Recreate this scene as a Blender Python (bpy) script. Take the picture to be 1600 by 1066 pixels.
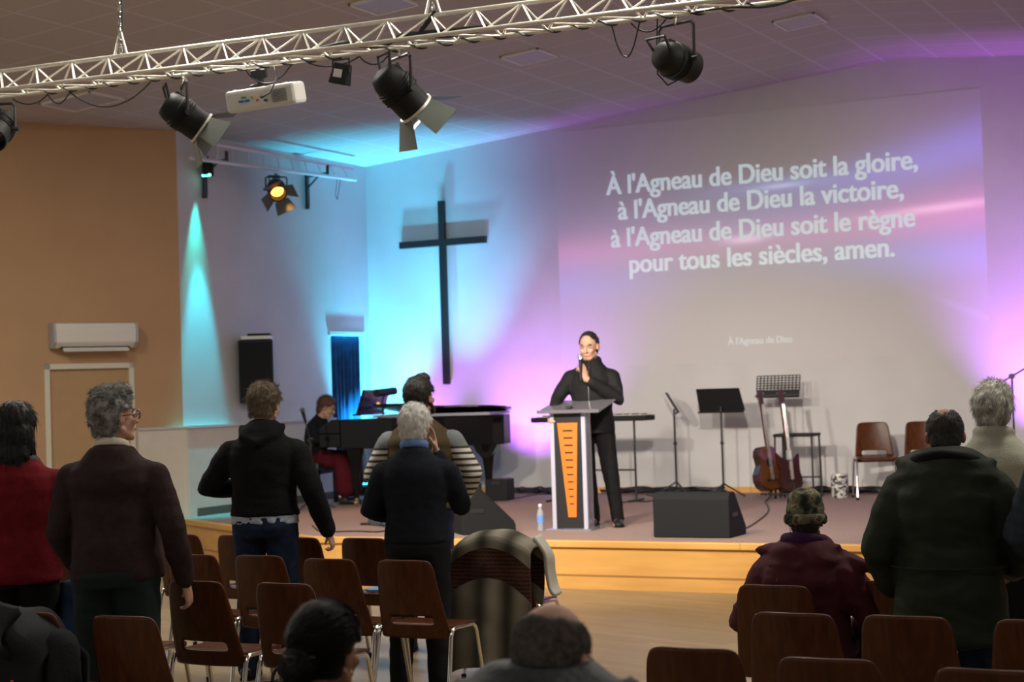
import bpy, bmesh, math, random
from math import sin, cos, pi, radians, sqrt, exp
from mathutils import Vector, Matrix, noise
D = bpy.data
for o in list(D.objects): D.objects.remove(o, do_unlink=True)
COL = bpy.context.scene.collection
SC = bpy.context.scene
random.seed(7)

# ------------------------------------------------------------------ camera
cam_d = D.cameras.new('camera'); cam = D.objects.new('camera', cam_d); COL.objects.link(cam)
CX, CY, F, EYE = 800.0, 533.0, 2673.465, 1.70
def _unit(v): return Vector(v).normalized()
_dx = -_unit((-4500-CX, -(770-CY), -F)); _dy = _unit((2150-CX, -(565-CY), -F)); _dz = _dx.cross(_dy)
RM = Matrix((_dx, _dy, _dz))
cam.matrix_world = Matrix.Translation((0, 0, EYE)) @ RM.to_4x4()
cam_d.sensor_width = 36; cam_d.lens = F/1600*36
cam_d.clip_start = .1; cam_d.clip_end = 200
cam_d.dof.use_dof = True; cam_d.dof.focus_distance = 8.0; cam_d.dof.aperture_fstop = 4.0
SC.camera = cam
def ray(px, py): return RM @ (Vector((px-CX, -(py-CY), -F))/F)
def at_z(px, py, z):
    r = ray(px, py); return Vector((0, 0, EYE)) + r*((z-EYE)/r.z)
def at_y(px, py, y):
    r = ray(px, py); return Vector((0, 0, EYE)) + r*(y/r.y)
def at_x(px, py, x):
    r = ray(px, py); return Vector((0, 0, EYE)) + r*(x/r.x)

# ------------------------------------------------------------------ world, exposure
w = D.worlds.new('dim hall light'); SC.world = w; w.use_nodes = True
w.node_tree.nodes['Background'].inputs[0].default_value = (1.0, .93, .85, 1)
w.node_tree.nodes['Background'].inputs[1].default_value = .55
SC.view_settings.view_transform = 'Standard'; SC.view_settings.look = 'None'
SC.view_settings.exposure = -.22; SC.view_settings.gamma = 1
SC.view_settings.use_curve_mapping = False

def light(name, kind, loc, energy, color, aim=None, **k):
    l = D.lights.new(name, kind); l.energy = energy; l.color = color
    for a, v in k.items(): setattr(l, a, v)
    o = D.objects.new(name, l); COL.objects.link(o); o.location = loc
    if aim is not None:
        o.rotation_euler = (Vector(aim)-Vector(loc)).to_track_quat('-Z', 'Y').to_euler()
    return o
YB = 19.02       # back wall
XL = -11.655     # side wall of the stage
ST = .40         # stage height
CYAN = (.05, .66, 1.0); PURP = (.52, .14, 1.0)
def ceil_z(x): return 4.64 + .088*(max(x, XL)-XL) if x < -4.66 else 5.256-.088*(x+4.66)
# LED wash lamps standing on the stage at the foot of the back wall
light('cyan wash light', 'SPOT', (-11.42, 18.52, .62), 2200, CYAN, (-11.45, 18.80, 4.6), spot_size=radians(70), spot_blend=1, shadow_soft_size=.04)
light('violet wash light', 'SPOT', (-10.75, 18.5, .60), 380, PURP, (-10.70, 18.95, 2.9), spot_size=radians(66), spot_blend=1, shadow_soft_size=.04)
light('cyan wash light', 'SPOT', (-10.25, 18.05, .62), 1150, CYAN, (-10.15, 18.90, 4.6), spot_size=radians(48), spot_blend=1, shadow_soft_size=.03)
light('violet wash light', 'SPOT', (-9.38, 18.10, .60), 440, PURP, (-9.20, 19.0, 1.9), spot_size=radians(88), spot_blend=1, shadow_soft_size=.04)
light('violet wash light', 'SPOT', (-3.0, 18.15, .60), 900, PURP, (-2.95, 19.0, 2.2), spot_size=radians(86), spot_blend=1, shadow_soft_size=.04)
# lamps in the truss
light('truss lamp light', 'SPOT', at_y(310, 212, 9.3), 1050, (1, .88, .74), (-8.0, 15.2, .6), spot_size=radians(62), spot_blend=.8, shadow_soft_size=.07)
light('truss lamp light', 'SPOT', at_y(648, 192, 9.3), 1050, (1, .88, .74), (-6.2, 14.6, .8), spot_size=radians(62), spot_blend=.8, shadow_soft_size=.07)
light('truss lamp light', 'SPOT', at_y(1060, 90, 9.3), 1500, (1, .90, .80), (-5.0, 17.6, .9), spot_size=radians(60), spot_blend=.9, shadow_soft_size=.07)
light('teal wall lamp light', 'SPOT', (XL+.34, 15.40, 4.24), 900, (.02, .72, .95), (XL, 15.42, 1.55), spot_size=radians(23), spot_blend=.7, shadow_soft_size=.03)
# unseen ceiling lamps added as fill for the hall (their fixtures are built below)
FILL_LAMPS = [(-9.0, 4.6), (-5.0, 4.6), (-1.0, 4.6), (-10.2, 9.3), (-7.1, 9.3), (-4.0, 9.3), (-.9, 9.3)]
for x, y in FILL_LAMPS:
    light('added fill light', 'AREA', (x, y, ceil_z(x)-.06), 135 if y > 9 else 18, (1, .93, .82), (x, y+.001, 0), shape='RECTANGLE', size=.58, size_y=1.18)
# teal LED lamp on the side wall grazing it downwards
light('teal wall lamp light', 'SPOT', (XL+.12, 15.42, 4.20), 1300, (.02, .95, .78), (XL+.0, 15.40, 1.0), spot_size=radians(31), spot_blend=.8, shadow_soft_size=.03)

# ------------------------------------------------------------------ materials
MATS = {}
def mat(name, col, rough=.6, metal=0, var=0, vscale=8, bump=0, bscale=60, emit=None, estr=0, trans=0, spec=None, aniso=None, col2=None, sheen=0, alpha=None, coat=0):
    if name in MATS: return MATS[name]
    m = D.materials.new(name); m.use_nodes = True; nt = m.node_tree; b = nt.nodes['Principled BSDF']
    b.inputs['Base Color'].default_value = (*col, 1); b.inputs['Roughness'].default_value = rough
    b.inputs['Metallic'].default_value = metal
    if spec is None and rough > .68: spec = .18
    if spec is not None: b.inputs['Specular IOR Level'].default_value = spec
    if emit: b.inputs['Emission Color'].default_value = (*emit, 1); b.inputs['Emission Strength'].default_value = estr
    if trans: b.inputs['Transmission Weight'].default_value = trans
    if sheen: b.inputs['Sheen Weight'].default_value = sheen
    if coat: b.inputs['Coat Weight'].default_value = coat
    tc = nt.nodes.new('ShaderNodeTexCoord')
    if var or col2:
        mp = nt.nodes.new('ShaderNodeMapping'); nt.links.new(tc.outputs['Object'], mp.inputs[0])
        if aniso: mp.inputs['Scale'].default_value = aniso
        n = nt.nodes.new('ShaderNodeTexNoise'); n.inputs['Scale'].default_value = vscale; n.inputs['Detail'].default_value = 5
        nt.links.new(mp.outputs[0], n.inputs[0])
        r = nt.nodes.new('ShaderNodeValToRGB')
        c2 = col2 if col2 else tuple(min(1, c*(1+var)) for c in col); c1 = col if col2 else tuple(c*(1-var) for c in col)
        r.color_ramp.elements[0].position = .35; r.color_ramp.elements[1].position = .65
        r.color_ramp.elements[0].color = (*c1, 1); r.color_ramp.elements[1].color = (*c2, 1)
        nt.links.new(n.outputs[0], r.inputs[0]); nt.links.new(r.outputs[0], b.inputs['Base Color'])
    if bump:
        n2 = nt.nodes.new('ShaderNodeTexNoise'); n2.inputs['Scale'].default_value = bscale; n2.inputs['Detail'].default_value = 3
        nt.links.new(tc.outputs['Object'], n2.inputs[0])
        bp = nt.nodes.new('ShaderNodeBump'); bp.inputs['Strength'].default_value = bump; bp.inputs['Distance'].default_value = .01
        nt.links.new(n2.outputs[0], bp.inputs['Height']); nt.links.new(bp.outputs[0], b.inputs['Normal'])
    MATS[name] = m; return m
def node(nt, t, **k):
    n = nt.nodes.new(t)
    for a, v in k.items(): setattr(n, a, v)
    return n
def math_n(nt, op, a, b=None, c=None):
    n = node(nt, 'ShaderNodeMath', operation=op)
    for i, v in enumerate((a, b, c)):
        if v is None: continue
        if isinstance(v, (int, float)): n.inputs[i].default_value = v
        else: nt.links.new(v, n.inputs[i])
    return n.outputs[0]

M_wall = mat('white painted wall', (.56, .55, .55), .85, var=.03, vscale=2, bump=.05, bscale=90)
M_orange = mat('apricot painted wall', (.49, .315, .18), .85, var=.03, vscale=2, bump=.05, bscale=90)
M_wains = mat('cream wainscot paint', (.66, .61, .52), .7, var=.02)
M_black = mat('matt black', (.008, .008, .009), .6, spec=.3)
M_black2 = mat('satin black metal', (.02, .02, .021), .38)
M_gloss = mat('black piano lacquer', (.004, .004, .0045), .14, spec=.3)
M_chrome = mat('chrome tube', (.75, .74, .72), .16, 1)
M_alu = mat('brushed aluminium', (.80, .78, .70), .36, .55, var=.06, vscale=20)
M_rubber = mat('black rubber', (.01, .01, .01), .8)
M_white = mat('white plastic', (.72, .71, .66), .45)
M_cream = mat('cream paint', (.66, .64, .52), .5)
M_brass = mat('brass', (.75, .6, .3), .25, 1)
M_cable = mat('black cable', (.012, .012, .012), .5)

def wood_mat(name, c1, c2, rough=.35, stretch=(40, 40, 2.2), coat=0):
    if name in MATS: return MATS[name]
    m = mat(name, c1, rough, coat=coat); nt = m.node_tree; b = nt.nodes['Principled BSDF']
    tc = node(nt, 'ShaderNodeTexCoord'); mp = node(nt, 'ShaderNodeMapping'); nt.links.new(tc.outputs['Object'], mp.inputs[0])
    mp.inputs['Scale'].default_value = stretch
    n = node(nt, 'ShaderNodeTexNoise'); n.inputs['Scale'].default_value = 1; n.inputs['Detail'].default_value = 6; n.inputs['Distortion'].default_value = .4
    nt.links.new(mp.outputs[0], n.inputs[0])
    r = node(nt, 'ShaderNodeValToRGB'); r.color_ramp.elements[0].position = .3; r.color_ramp.elements[1].position = .7
    r.color_ramp.elements[0].color = (*c1, 1); r.color_ramp.elements[1].color = (*c2, 1)
    nt.links.new(n.outputs[0], r.inputs[0]); nt.links.new(r.outputs[0], b.inputs['Base Color'])
    return m
M_chairwood = wood_mat('dark walnut plywood', (.050, .0135, .0035), (.092, .026, .007), .36)
M_chairwood.node_tree.nodes['Principled BSDF'].inputs['Specular IOR Level'].default_value = .28
M_stagewood = wood_mat('golden wood fascia', (.56, .29, .075), (.66, .36, .105), .4, (1.5, 12, 14))
M_guitar = wood_mat('red brown guitar wood', (.03, .009, .005), (.06, .018, .008), .2, (30, 30, 3), coat=.5)

# ------------------------------------------------------------------ mesh helpers
class MB:
    def __init__(s): s.v = []; s.f = []
    def add(s, v, f):
        n = len(s.v); s.v += [Vector(p) for p in v]; s.f += [tuple(i+n for i in q) for q in f]; return s
    def box(s, c, d, rot=None, taper=1):
        c = Vector(c); x, y, z = d[0]/2, d[1]/2, d[2]/2
        vs = [Vector((sx*x*(taper if sz > 0 else 1), sy*y*(taper if sz > 0 else 1), sz*z)) for sz in (-1, 1) for sx, sy in ((-1, -1), (1, -1), (1, 1), (-1, 1))]
        if rot is not None: vs = [rot @ v for v in vs]
        return s.add([v+c for v in vs], [(3, 2, 1, 0), (4, 5, 6, 7), (0, 1, 5, 4), (1, 2, 6, 5), (2, 3, 7, 6), (3, 0, 4, 7)])
    def prism(s, poly, lo, hi, axis='z'):
        n = len(poly)
        def P(a, b, t): return {'z': (a, b, t), 'x': (t, a, b), 'y': (a, t, b)}[axis]
        vs = [P(a, b, lo) for a, b in poly]+[P(a, b, hi) for a, b in poly]
        return s.add(vs, [tuple(range(n))[::-1], tuple(range(n, 2*n))]+[(i, (i+1) % n, n+(i+1) % n, n+i) for i in range(n)])
    def rings(s, rs, cap=True):
        n = len(rs[0]); vs = [p for r in rs for p in r]; f = []
        for k in range(len(rs)-1):
            for i in range(n): f.append((k*n+i, k*n+(i+1) % n, (k+1)*n+(i+1) % n, (k+1)*n+i))
        if cap: f += [tuple(range(n))[::-1], tuple(range((len(rs)-1)*n, len(rs)*n))]
        return s.add(vs, f)
    def tube(s, pts, r, n=10, closed=False, flat=1, up=None):
        pts = [Vector(p) for p in pts]; m = len(pts); rs = r if isinstance(r, (list, tuple)) else [r]*m
        out = []; u = None
        for i, p in enumerate(pts):
            a = pts[i-1] if i else (pts[-1] if closed else p); b = pts[(i+1) % m] if (i < m-1 or closed) else p
            t = (b-a).normalized() if (b-a).length > 1e-9 else Vector((0, 0, 1))
            if u is None:
                u = Vector(up) if up else (Vector((0, 0, 1)) if abs(t.z) < .9 else Vector((1, 0, 0)))
            u = (u-t*u.dot(t)); u = u.normalized() if u.length > 1e-6 else t.orthogonal().normalized()
            q = t.cross(u)
            out.append([p+(u*cos(2*pi*k/n)*flat+q*sin(2*pi*k/n))*rs[i] for k in range(n)])
        if closed: out.append(out[0]); return s.rings(out, False)
        return s.rings(out)
    def caps(s, pts, rs, n=14, flat=1, up=None):
        """tube with rounded ends"""
        pts = [Vector(p) for p in pts]; rs = list(rs) if isinstance(rs, (list, tuple)) else [rs]*len(pts)
        t0 = (pts[0]-pts[1]).normalized(); t1 = (pts[-1]-pts[-2]).normalized()
        a = [(pts[0]+t0*rs[0]*sin(x), rs[0]*cos(x)) for x in (1.45, 1.0, .5)]
        b = [(pts[-1]+t1*rs[-1]*sin(x), rs[-1]*cos(x)) for x in (.5, 1.0, 1.45)]
        al = a+list(zip(pts, rs))+b
        return s.tube([p for p, _ in al], [q for _, q in al], n, flat=flat, up=up)
    def ell(s, c, r, rot=None, nu=18, nv=12):
        c = Vector(c); vs = []; r = (r, r, r) if isinstance(r, (int, float)) else r
        rg = []
        for j in range(nv+1):
            th = pi*(j+.001)/(nv+.002); ring = []
            for i in range(nu):
                ph = 2*pi*i/nu; v = Vector((r[0]*sin(th)*cos(ph), r[1]*sin(th)*sin(ph), -r[2]*cos(th)))
                if rot is not None: v = rot @ v
                ring.append(v+c)
            rg.append(ring)
        return s.rings(rg)
    def lathe(s, prof, c=(0, 0, 0), n=24, rot=None):
        c = Vector(c); rg = []
        for r, z in prof:
            ring = [Vector((r*cos(2*pi*i/n), r*sin(2*pi*i/n), z)) for i in range(n)]
            if rot is not None: ring = [rot @ v for v in ring]
            rg.append([v+c for v in ring])
        return s.rings(rg, False)
    def xf(s, m): s.v = [m @ v for v in s.v]; return s
    def join(s, o): return s.add(o.v, o.f)
    def build(s, name, material, parent=None, smooth=False, bevel=0, subsurf=0, solid=0):
        me = D.meshes.new(name); me.from_pydata([tuple(v) for v in s.v], [], s.f); me.update()
        bm = bmesh.new(); bm.from_mesh(me); bmesh.ops.recalc_face_normals(bm, faces=bm.faces); bm.to_mesh(me); bm.free()
        o = D.objects.new(name, me); COL.objects.link(o)
        if material: me.materials.append(material)
        if smooth:
            for p in me.polygons: p.use_smooth = True
            try: me.set_sharp_from_angle(angle=radians(42))
            except Exception: pass
        if solid:
            md = o.modifiers.new('solid', 'SOLIDIFY'); md.thickness = solid; md.offset = 0
        if bevel:
            md = o.modifiers.new('bevel', 'BEVEL'); md.width = bevel; md.segments = 2; md.limit_method = 'ANGLE'
        if subsurf:
            md = o.modifiers.new('sub', 'SUBSURF'); md.levels = subsurf; md.render_levels = subsurf
        if parent: o.parent = parent
        return o
def thing(name, label, cat, loc=(0, 0, 0), rz=0, group=None):
    o = D.objects.new(name, None); COL.objects.link(o); o.location = loc; o.rotation_euler = (0, 0, rz)
    o.empty_display_size = .1
    return tag(o, label, cat, group)
def tag(o, label, cat, group=None):
    o['label'] = label; o['category'] = cat
    if group: o['group'] = group
    return o
def struct(o): o['kind'] = 'structure'; return o
def part_label(o, t): o['label'] = t; return o
def copy_tree(o, parent=None):
    c = o.copy(); COL.objects.link(c); c.parent = parent
    for ch in list(o.children): copy_tree(ch, c)
    return c
def arc(c, r, a0, a1, n, plane='xz'):
    out = []
    for i in range(n+1):
        a = a0+(a1-a0)*i/n; u, v = r*cos(a), r*sin(a)
        out.append({'xz': (c[0]+u, c[1], c[2]+v), 'yz': (c[0], c[1]+u, c[2]+v), 'xy': (c[0]+u, c[1]+v, c[2])}[plane])
    return out
def sag(a, b, drop, n=14, wob=0):
    a, b = Vector(a), Vector(b)
    return [a.lerp(b, i/n)+Vector((random.uniform(-wob, wob), random.uniform(-wob, wob), -drop*4*(i/n)*(1-i/n))) for i in range(n+1)]
RX = lambda a: Matrix.Rotation(a, 3, 'X')
RY = lambda a: Matrix.Rotation(a, 3, 'Y')
RZ = lambda a: Matrix.Rotation(a, 3, 'Z')
def frame_to(d, up=(0, 0, 1)):
    """rotation taking +Z to direction d"""
    return Vector(d).to_track_quat('Z', 'Y').to_matrix()

# ================================================================== the hall
# floor: parquet strips running across the hall
m = mat('oak parquet', (.42, .26, .13), .38); nt = m.node_tree; b = nt.nodes['Principled BSDF']
tc = node(nt, 'ShaderNodeTexCoord'); mp = node(nt, 'ShaderNodeMapping'); nt.links.new(tc.outputs['Object'], mp.inputs[0])
mp.inputs['Rotation'].default_value = (0, 0, radians(20))
br = node(nt, 'ShaderNodeTexBrick'); nt.links.new(mp.outputs[0], br.inputs[0])
br.inputs['Color1'].default_value = (.25, .18, .095, 1); br.inputs['Color2'].default_value = (.31, .23, .13, 1); br.inputs['Mortar'].default_value = (.21, .14, .07, 1)
br.inputs['Scale'].default_value = 1; br.inputs['Mortar Size'].default_value = .002; br.inputs['Brick Width'].default_value = .9; br.inputs['Row Height'].default_value = .09
nt.links.new(br.outputs[0], b.inputs['Base Color'])
struct(MB().box((-6.5, 8, -.05), (19.5, 24, .1)).build('floor', m))
# ceiling with square tiles
m = mat('acoustic ceiling tile', (.27, .235, .215), .9); nt = m.node_tree; b = nt.nodes['Principled BSDF']
tc = node(nt, 'ShaderNodeTexCoord'); sp = node(nt, 'ShaderNodeSeparateXYZ'); nt.links.new(tc.outputs['Object'], sp.inputs[0])
def gridline(src, off, pitch, wd):
    a = math_n(nt, 'ADD', src, off); a = math_n(nt, 'DIVIDE', a, pitch); a = math_n(nt, 'FRACT', a)
    return math_n(nt, 'LESS_THAN', a, wd/pitch)
g = math_n(nt, 'MAXIMUM', gridline(sp.outputs[0], 40.21, .60, .028), gridline(sp.outputs[1], 40.03, .60, .028))
nz = node(nt, 'ShaderNodeTexNoise'); nz.inputs['Scale'].default_value = 40; nt.links.new(tc.outputs['Object'], nz.inputs[0])
mxa = node(nt, 'ShaderNodeMix', data_type='RGBA'); nt.links.new(nz.outputs[0], mxa.inputs[0])
mxa.inputs[6].default_value = (.42, .385, .365, 1); mxa.inputs[7].default_value = (.50, .46, .435, 1)
mx = node(nt, 'ShaderNodeMix', data_type='RGBA'); nt.links.new(g, mx.inputs[0]); nt.links.new(mxa.outputs[2], mx.inputs[6])
mx.inputs[7].default_value = (.54, .51, .53, 1); nt.links.new(mx.outputs[2], b.inputs['Base Color'])
xs = [-16.5, XL, -4.66, 2.6]; zs = [4.64, 4.64, 5.256, ceil_z(2.6)]
mb = MB()
poly = list(zip(xs, zs))+[(x, z+.12) for x, z in reversed(list(zip(xs, zs)))]
mb.prism([(x, z) for x, z in poly], -4, YB+.1, 'y')
struct(mb.build('ceiling', m))
# ceiling lamps (off) flush with the tiles
M_panel = mat('frosted lamp panel', (.42, .40, .45), .6)
def ceiling_lamp(x, y, label, w_=.41, d_=.46, lit=False):
    z = ceil_z(x); sl = math.atan(.088 if x < -4.66 else -.088); 
    if x < XL: sl = 0
    t = thing('ceiling_lamp', label, 'ceiling lamp', (x, y, z-.004), 0, 'square lamp panels in the tiled ceiling'); t.rotation_euler = (0, -sl, 0)
    a = MB(); 
    for s in (-1, 1):
        a.box((s*w_/2, 0, -.008), (.02, d_+.02, .02)); a.box((0, s*d_/2, -.008), (w_+.02, .02, .02))
    a.build('frame', M_white, t); MB().box((0, 0, -.006), (w_-.01, d_-.01, .012)).build('diffuser', mat('fill lamp panel', (.6, .6, .6), .6, emit=(1, .93, .82), estr=2.5) if lit else M_panel, t)
ceiling_lamp(-7.42, 15.3, 'pale unlit square ceiling panel nearest the back wall corner, right of the barn-doored spotlight')
ceiling_lamp(-4.93, 16.3, 'pale unlit square ceiling panel at the ridge near top right')
ceiling_lamp(-7.42, 12.5, 'pale unlit square ceiling panel just above the truss at the top edge')
ceiling_lamp(-11.3, 13.15, 'dim unlit square ceiling panel above the apricot wall at far left', .62, .5)
for i, (x, y) in enumerate(FILL_LAMPS):  # fixtures of the added fill lamps, out of view
    t_ = ceiling_lamp(x, y, 'added unseen fill lamp above the picture, '+('left rear', 'middle rear', 'right rear', 'leftmost above the truss', 'second above the truss', 'third above the truss', 'rightmost above the truss')[i]+' of the hall', .62, 1.22, True)
# walls
def wall_poly(y0, y1, pts, name, mt): return struct(MB().prism(pts, y0, y1, 'y').build(name, mt))
wall_poly(YB, YB+.15, [(XL-.15, -.1), (2.5, -.1), (2.5, ceil_z(2.5)+.02), (-4.66, 5.27), (XL-.15, 4.66)], 'wall_back', M_wall)
dY0, dY1, dZ = 18.08, 18.80, 2.43       # opening with the curtain
for nm, a, c in (('wall_left', (15.08, dY0), (-.1, 4.66)),):
    mb = MB()
    mb.box((XL-.1, (15.08+dY0)/2, 2.28), (.2, dY0-15.08, 4.76)); mb.box((XL-.1, (dY1+YB)/2, 2.28), (.2, YB-dY1, 4.76))
    mb.box((XL-.1, (dY0+dY1)/2, (dZ+4.66)/2), (.2, dY1-dY0, 4.66-dZ)); struct(mb.build(nm, M_wall))
mb = MB(); W_ = .05
mb.box((XL+.01, dY1+W_/2, (ST+dZ)/2), (.03, W_, dZ-ST)); mb.box((XL+.01, (dY0+dY1)/2, dZ+W_/2), (.03, dY1-dY0+2*W_, W_))
struct(mb.build('trim_1', M_wall))
struct(MB().box((2.45, 8, 2.4), (.1, 22.2, 5)).build('wall_right', M_wall))
# apricot wall running away from the stage corner at an angle
DV = Vector((-.524, -.852, 0)).normalized(); NV = Vector((DV.y, -DV.x, 0)); NV = NV if NV.x > 0 else -NV
ANG = math.atan2(DV.y, DV.x); P0 = Vector((XL, 15.08, 0))
def aw(t, z, n=0): return P0+DV*t+NV*n+Vector((0, 0, z))
RA = RZ(ANG)
def abox(mb, t0, t1, z0, z1, n0, n1): return mb.box(aw((t0+t1)/2, (z0+z1)/2, (n0+n1)/2), (abs(t1-t0), abs(n1-n0), z1-z0), RA)
T0, T1 = .545, 1.515       # door
mb = MB(); abox(mb, 0, T0, -.1, 4.66, -.15, 0); abox(mb, T1, 5.2, -.1, 4.66, -.15, 0); abox(mb, T0, T1, 2.10, 4.66, -.15, 0)
struct(mb.build('wall_apricot', M_orange))
# door
mb = MB(); abox(mb, T0+.05, T1-.05, 0, 2.045, -.07, -.03); dr = struct(mb.build('door_1', mat('apricot door leaf', (.44, .28, .14), .6, var=.03)))
mb = MB(); abox(mb, T0, T0+.055, 0, 2.1, -.08, .015); abox(mb, T1-.055, T1, 0, 2.1, -.08, .015); abox(mb, T0, T1, 2.045, 2.1, -.08, .015)
mb.build('door_frame', M_cream, dr)
a_ = MB(); a_.tube([aw(T0+.12, 1.03, -.03), aw(T0+.12, 1.03, .02), aw(T0+.24, 1.03, .02)], .01); a_.build('door_handle', M_chrome, dr, True)
# wainscot with sloping cap on both walls
mb = MB(); abox(mb, -.03, T0-.01, 0, 1.37, 0, .07)
mb.box((XL+.035, (15.04+dY0-.05)/2, .69), (.07, dY0-.05-15.04, 1.37)); struct(mb.build('trim_2', M_wains))
mb = MB(); abox(mb, -.05, T0-.01, 1.37, 1.395, 0, .09); mb.box((XL+.045, (15.03+dY0-.05)/2, 1.385), (.09, dY0-.05-15.03, .03)); struct(mb.build('trim_3', M_wall))
struct(MB().box((XL+.08, (15.2+dY0-.05)/2, ST+.045), (.02, dY0-.25-15.0, .09)).build('baseboard_left', mat('dark skirting', (.10, .09, .07), .6)))
mb = MB(); mb.box(((XL+2.4)/2, YB-.01, ST+.035), (2.4-XL, .02, .07)); struct(mb.build('baseboard_back', M_stagewood))
# stage: carpeted platform with wooden front, a cranked left end
edge = [(-11.655, 14.98), (-8.75, 13.16), (-4.6, 13.10), (2.4, 13.22)]
M_carpet = mat('red brown stage carpet', (.31, .225, .20), .95, var=.12, vscale=60, bump=.3, bscale=400)
mb = MB(); mb.prism(edge+[(2.4, YB), (XL, YB)], .02, ST, 'z'); struct(mb.build('floor_stage', M_carpet))
def offs(pl, d):
    out = []
    for i, p in enumerate(pl):
        a = Vector(pl[max(0, i-1)]); b = Vector(pl[min(len(pl)-1, i+1)]); t = (b-a).normalized(); n = Vector((t.y, -t.x)); out.append((p[0]+n.x*d, p[1]+n.y*d))
    return out
def fascia(z0, z1, d0, d1): 
    a, b = offs(edge, d0), offs(edge, d1); m_ = MB()
    for i in range(len(edge)-1):
        m_.prism([a[i], a[i+1], b[i+1], b[i]], z0, z1, 'z')
    return m_
struct(fascia(0, ST-.05, -.01, .02).build('trim_4', M_stagewood))
struct(fascia(ST-.055, ST+.004, -.03, .045).build('trim_5', M_stagewood, bevel=.008))
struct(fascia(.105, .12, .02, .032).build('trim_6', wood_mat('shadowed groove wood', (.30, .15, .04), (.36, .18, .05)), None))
struct(fascia(0, .105, .02, .03).build('trim_7', M_stagewood))

# ================================================================== projected slide: its light painted as emission on panel and letters
X0, X1, Z0, Z1 = -8.91, -3.75, 1.93, 4.83
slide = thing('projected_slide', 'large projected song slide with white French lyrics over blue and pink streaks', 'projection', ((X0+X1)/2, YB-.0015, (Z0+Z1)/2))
m = mat('glowing slide panel', (.56, .54, .54), .85); nt = m.node_tree; b = nt.nodes['Principled BSDF']
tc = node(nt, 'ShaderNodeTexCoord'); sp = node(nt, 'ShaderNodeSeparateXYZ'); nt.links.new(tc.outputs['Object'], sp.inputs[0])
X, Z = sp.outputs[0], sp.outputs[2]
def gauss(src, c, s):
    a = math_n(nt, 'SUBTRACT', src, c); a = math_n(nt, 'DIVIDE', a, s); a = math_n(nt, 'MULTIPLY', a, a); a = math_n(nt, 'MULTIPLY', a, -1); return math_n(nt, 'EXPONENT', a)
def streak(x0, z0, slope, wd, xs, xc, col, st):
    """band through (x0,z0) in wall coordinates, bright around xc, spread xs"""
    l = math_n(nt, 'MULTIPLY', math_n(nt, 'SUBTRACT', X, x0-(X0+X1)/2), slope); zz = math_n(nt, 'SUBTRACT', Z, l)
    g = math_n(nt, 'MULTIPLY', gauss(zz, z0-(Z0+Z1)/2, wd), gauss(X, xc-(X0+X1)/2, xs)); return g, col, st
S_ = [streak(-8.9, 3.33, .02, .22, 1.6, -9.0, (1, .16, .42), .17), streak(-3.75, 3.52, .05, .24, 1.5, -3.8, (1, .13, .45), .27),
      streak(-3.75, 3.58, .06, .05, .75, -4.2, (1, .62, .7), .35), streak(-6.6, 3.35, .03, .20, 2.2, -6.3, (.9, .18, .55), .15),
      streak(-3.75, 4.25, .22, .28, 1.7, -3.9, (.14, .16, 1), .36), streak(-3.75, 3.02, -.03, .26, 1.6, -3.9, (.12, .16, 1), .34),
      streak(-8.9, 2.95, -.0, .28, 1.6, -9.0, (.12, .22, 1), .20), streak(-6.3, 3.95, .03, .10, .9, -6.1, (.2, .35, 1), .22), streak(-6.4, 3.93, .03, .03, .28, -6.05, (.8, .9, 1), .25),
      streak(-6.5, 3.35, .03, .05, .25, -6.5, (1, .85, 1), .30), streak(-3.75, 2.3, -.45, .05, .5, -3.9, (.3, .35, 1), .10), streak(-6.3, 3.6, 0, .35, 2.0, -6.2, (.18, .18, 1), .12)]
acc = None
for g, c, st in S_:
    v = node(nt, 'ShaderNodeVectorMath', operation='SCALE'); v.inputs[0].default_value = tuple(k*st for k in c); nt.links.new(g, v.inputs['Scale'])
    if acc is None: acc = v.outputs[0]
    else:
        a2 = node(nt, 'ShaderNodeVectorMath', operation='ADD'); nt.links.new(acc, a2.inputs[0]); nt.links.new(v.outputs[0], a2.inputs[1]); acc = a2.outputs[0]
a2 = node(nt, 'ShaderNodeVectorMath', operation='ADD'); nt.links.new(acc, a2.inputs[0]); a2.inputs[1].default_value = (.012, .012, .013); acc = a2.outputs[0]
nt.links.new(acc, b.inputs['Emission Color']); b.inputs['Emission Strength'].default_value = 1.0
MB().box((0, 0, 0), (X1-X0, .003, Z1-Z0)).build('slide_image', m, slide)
M_txt = mat('glowing lettering', (.56, .56, .56), .8, emit=(.70, .92, 1.0), estr=.42)
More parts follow.
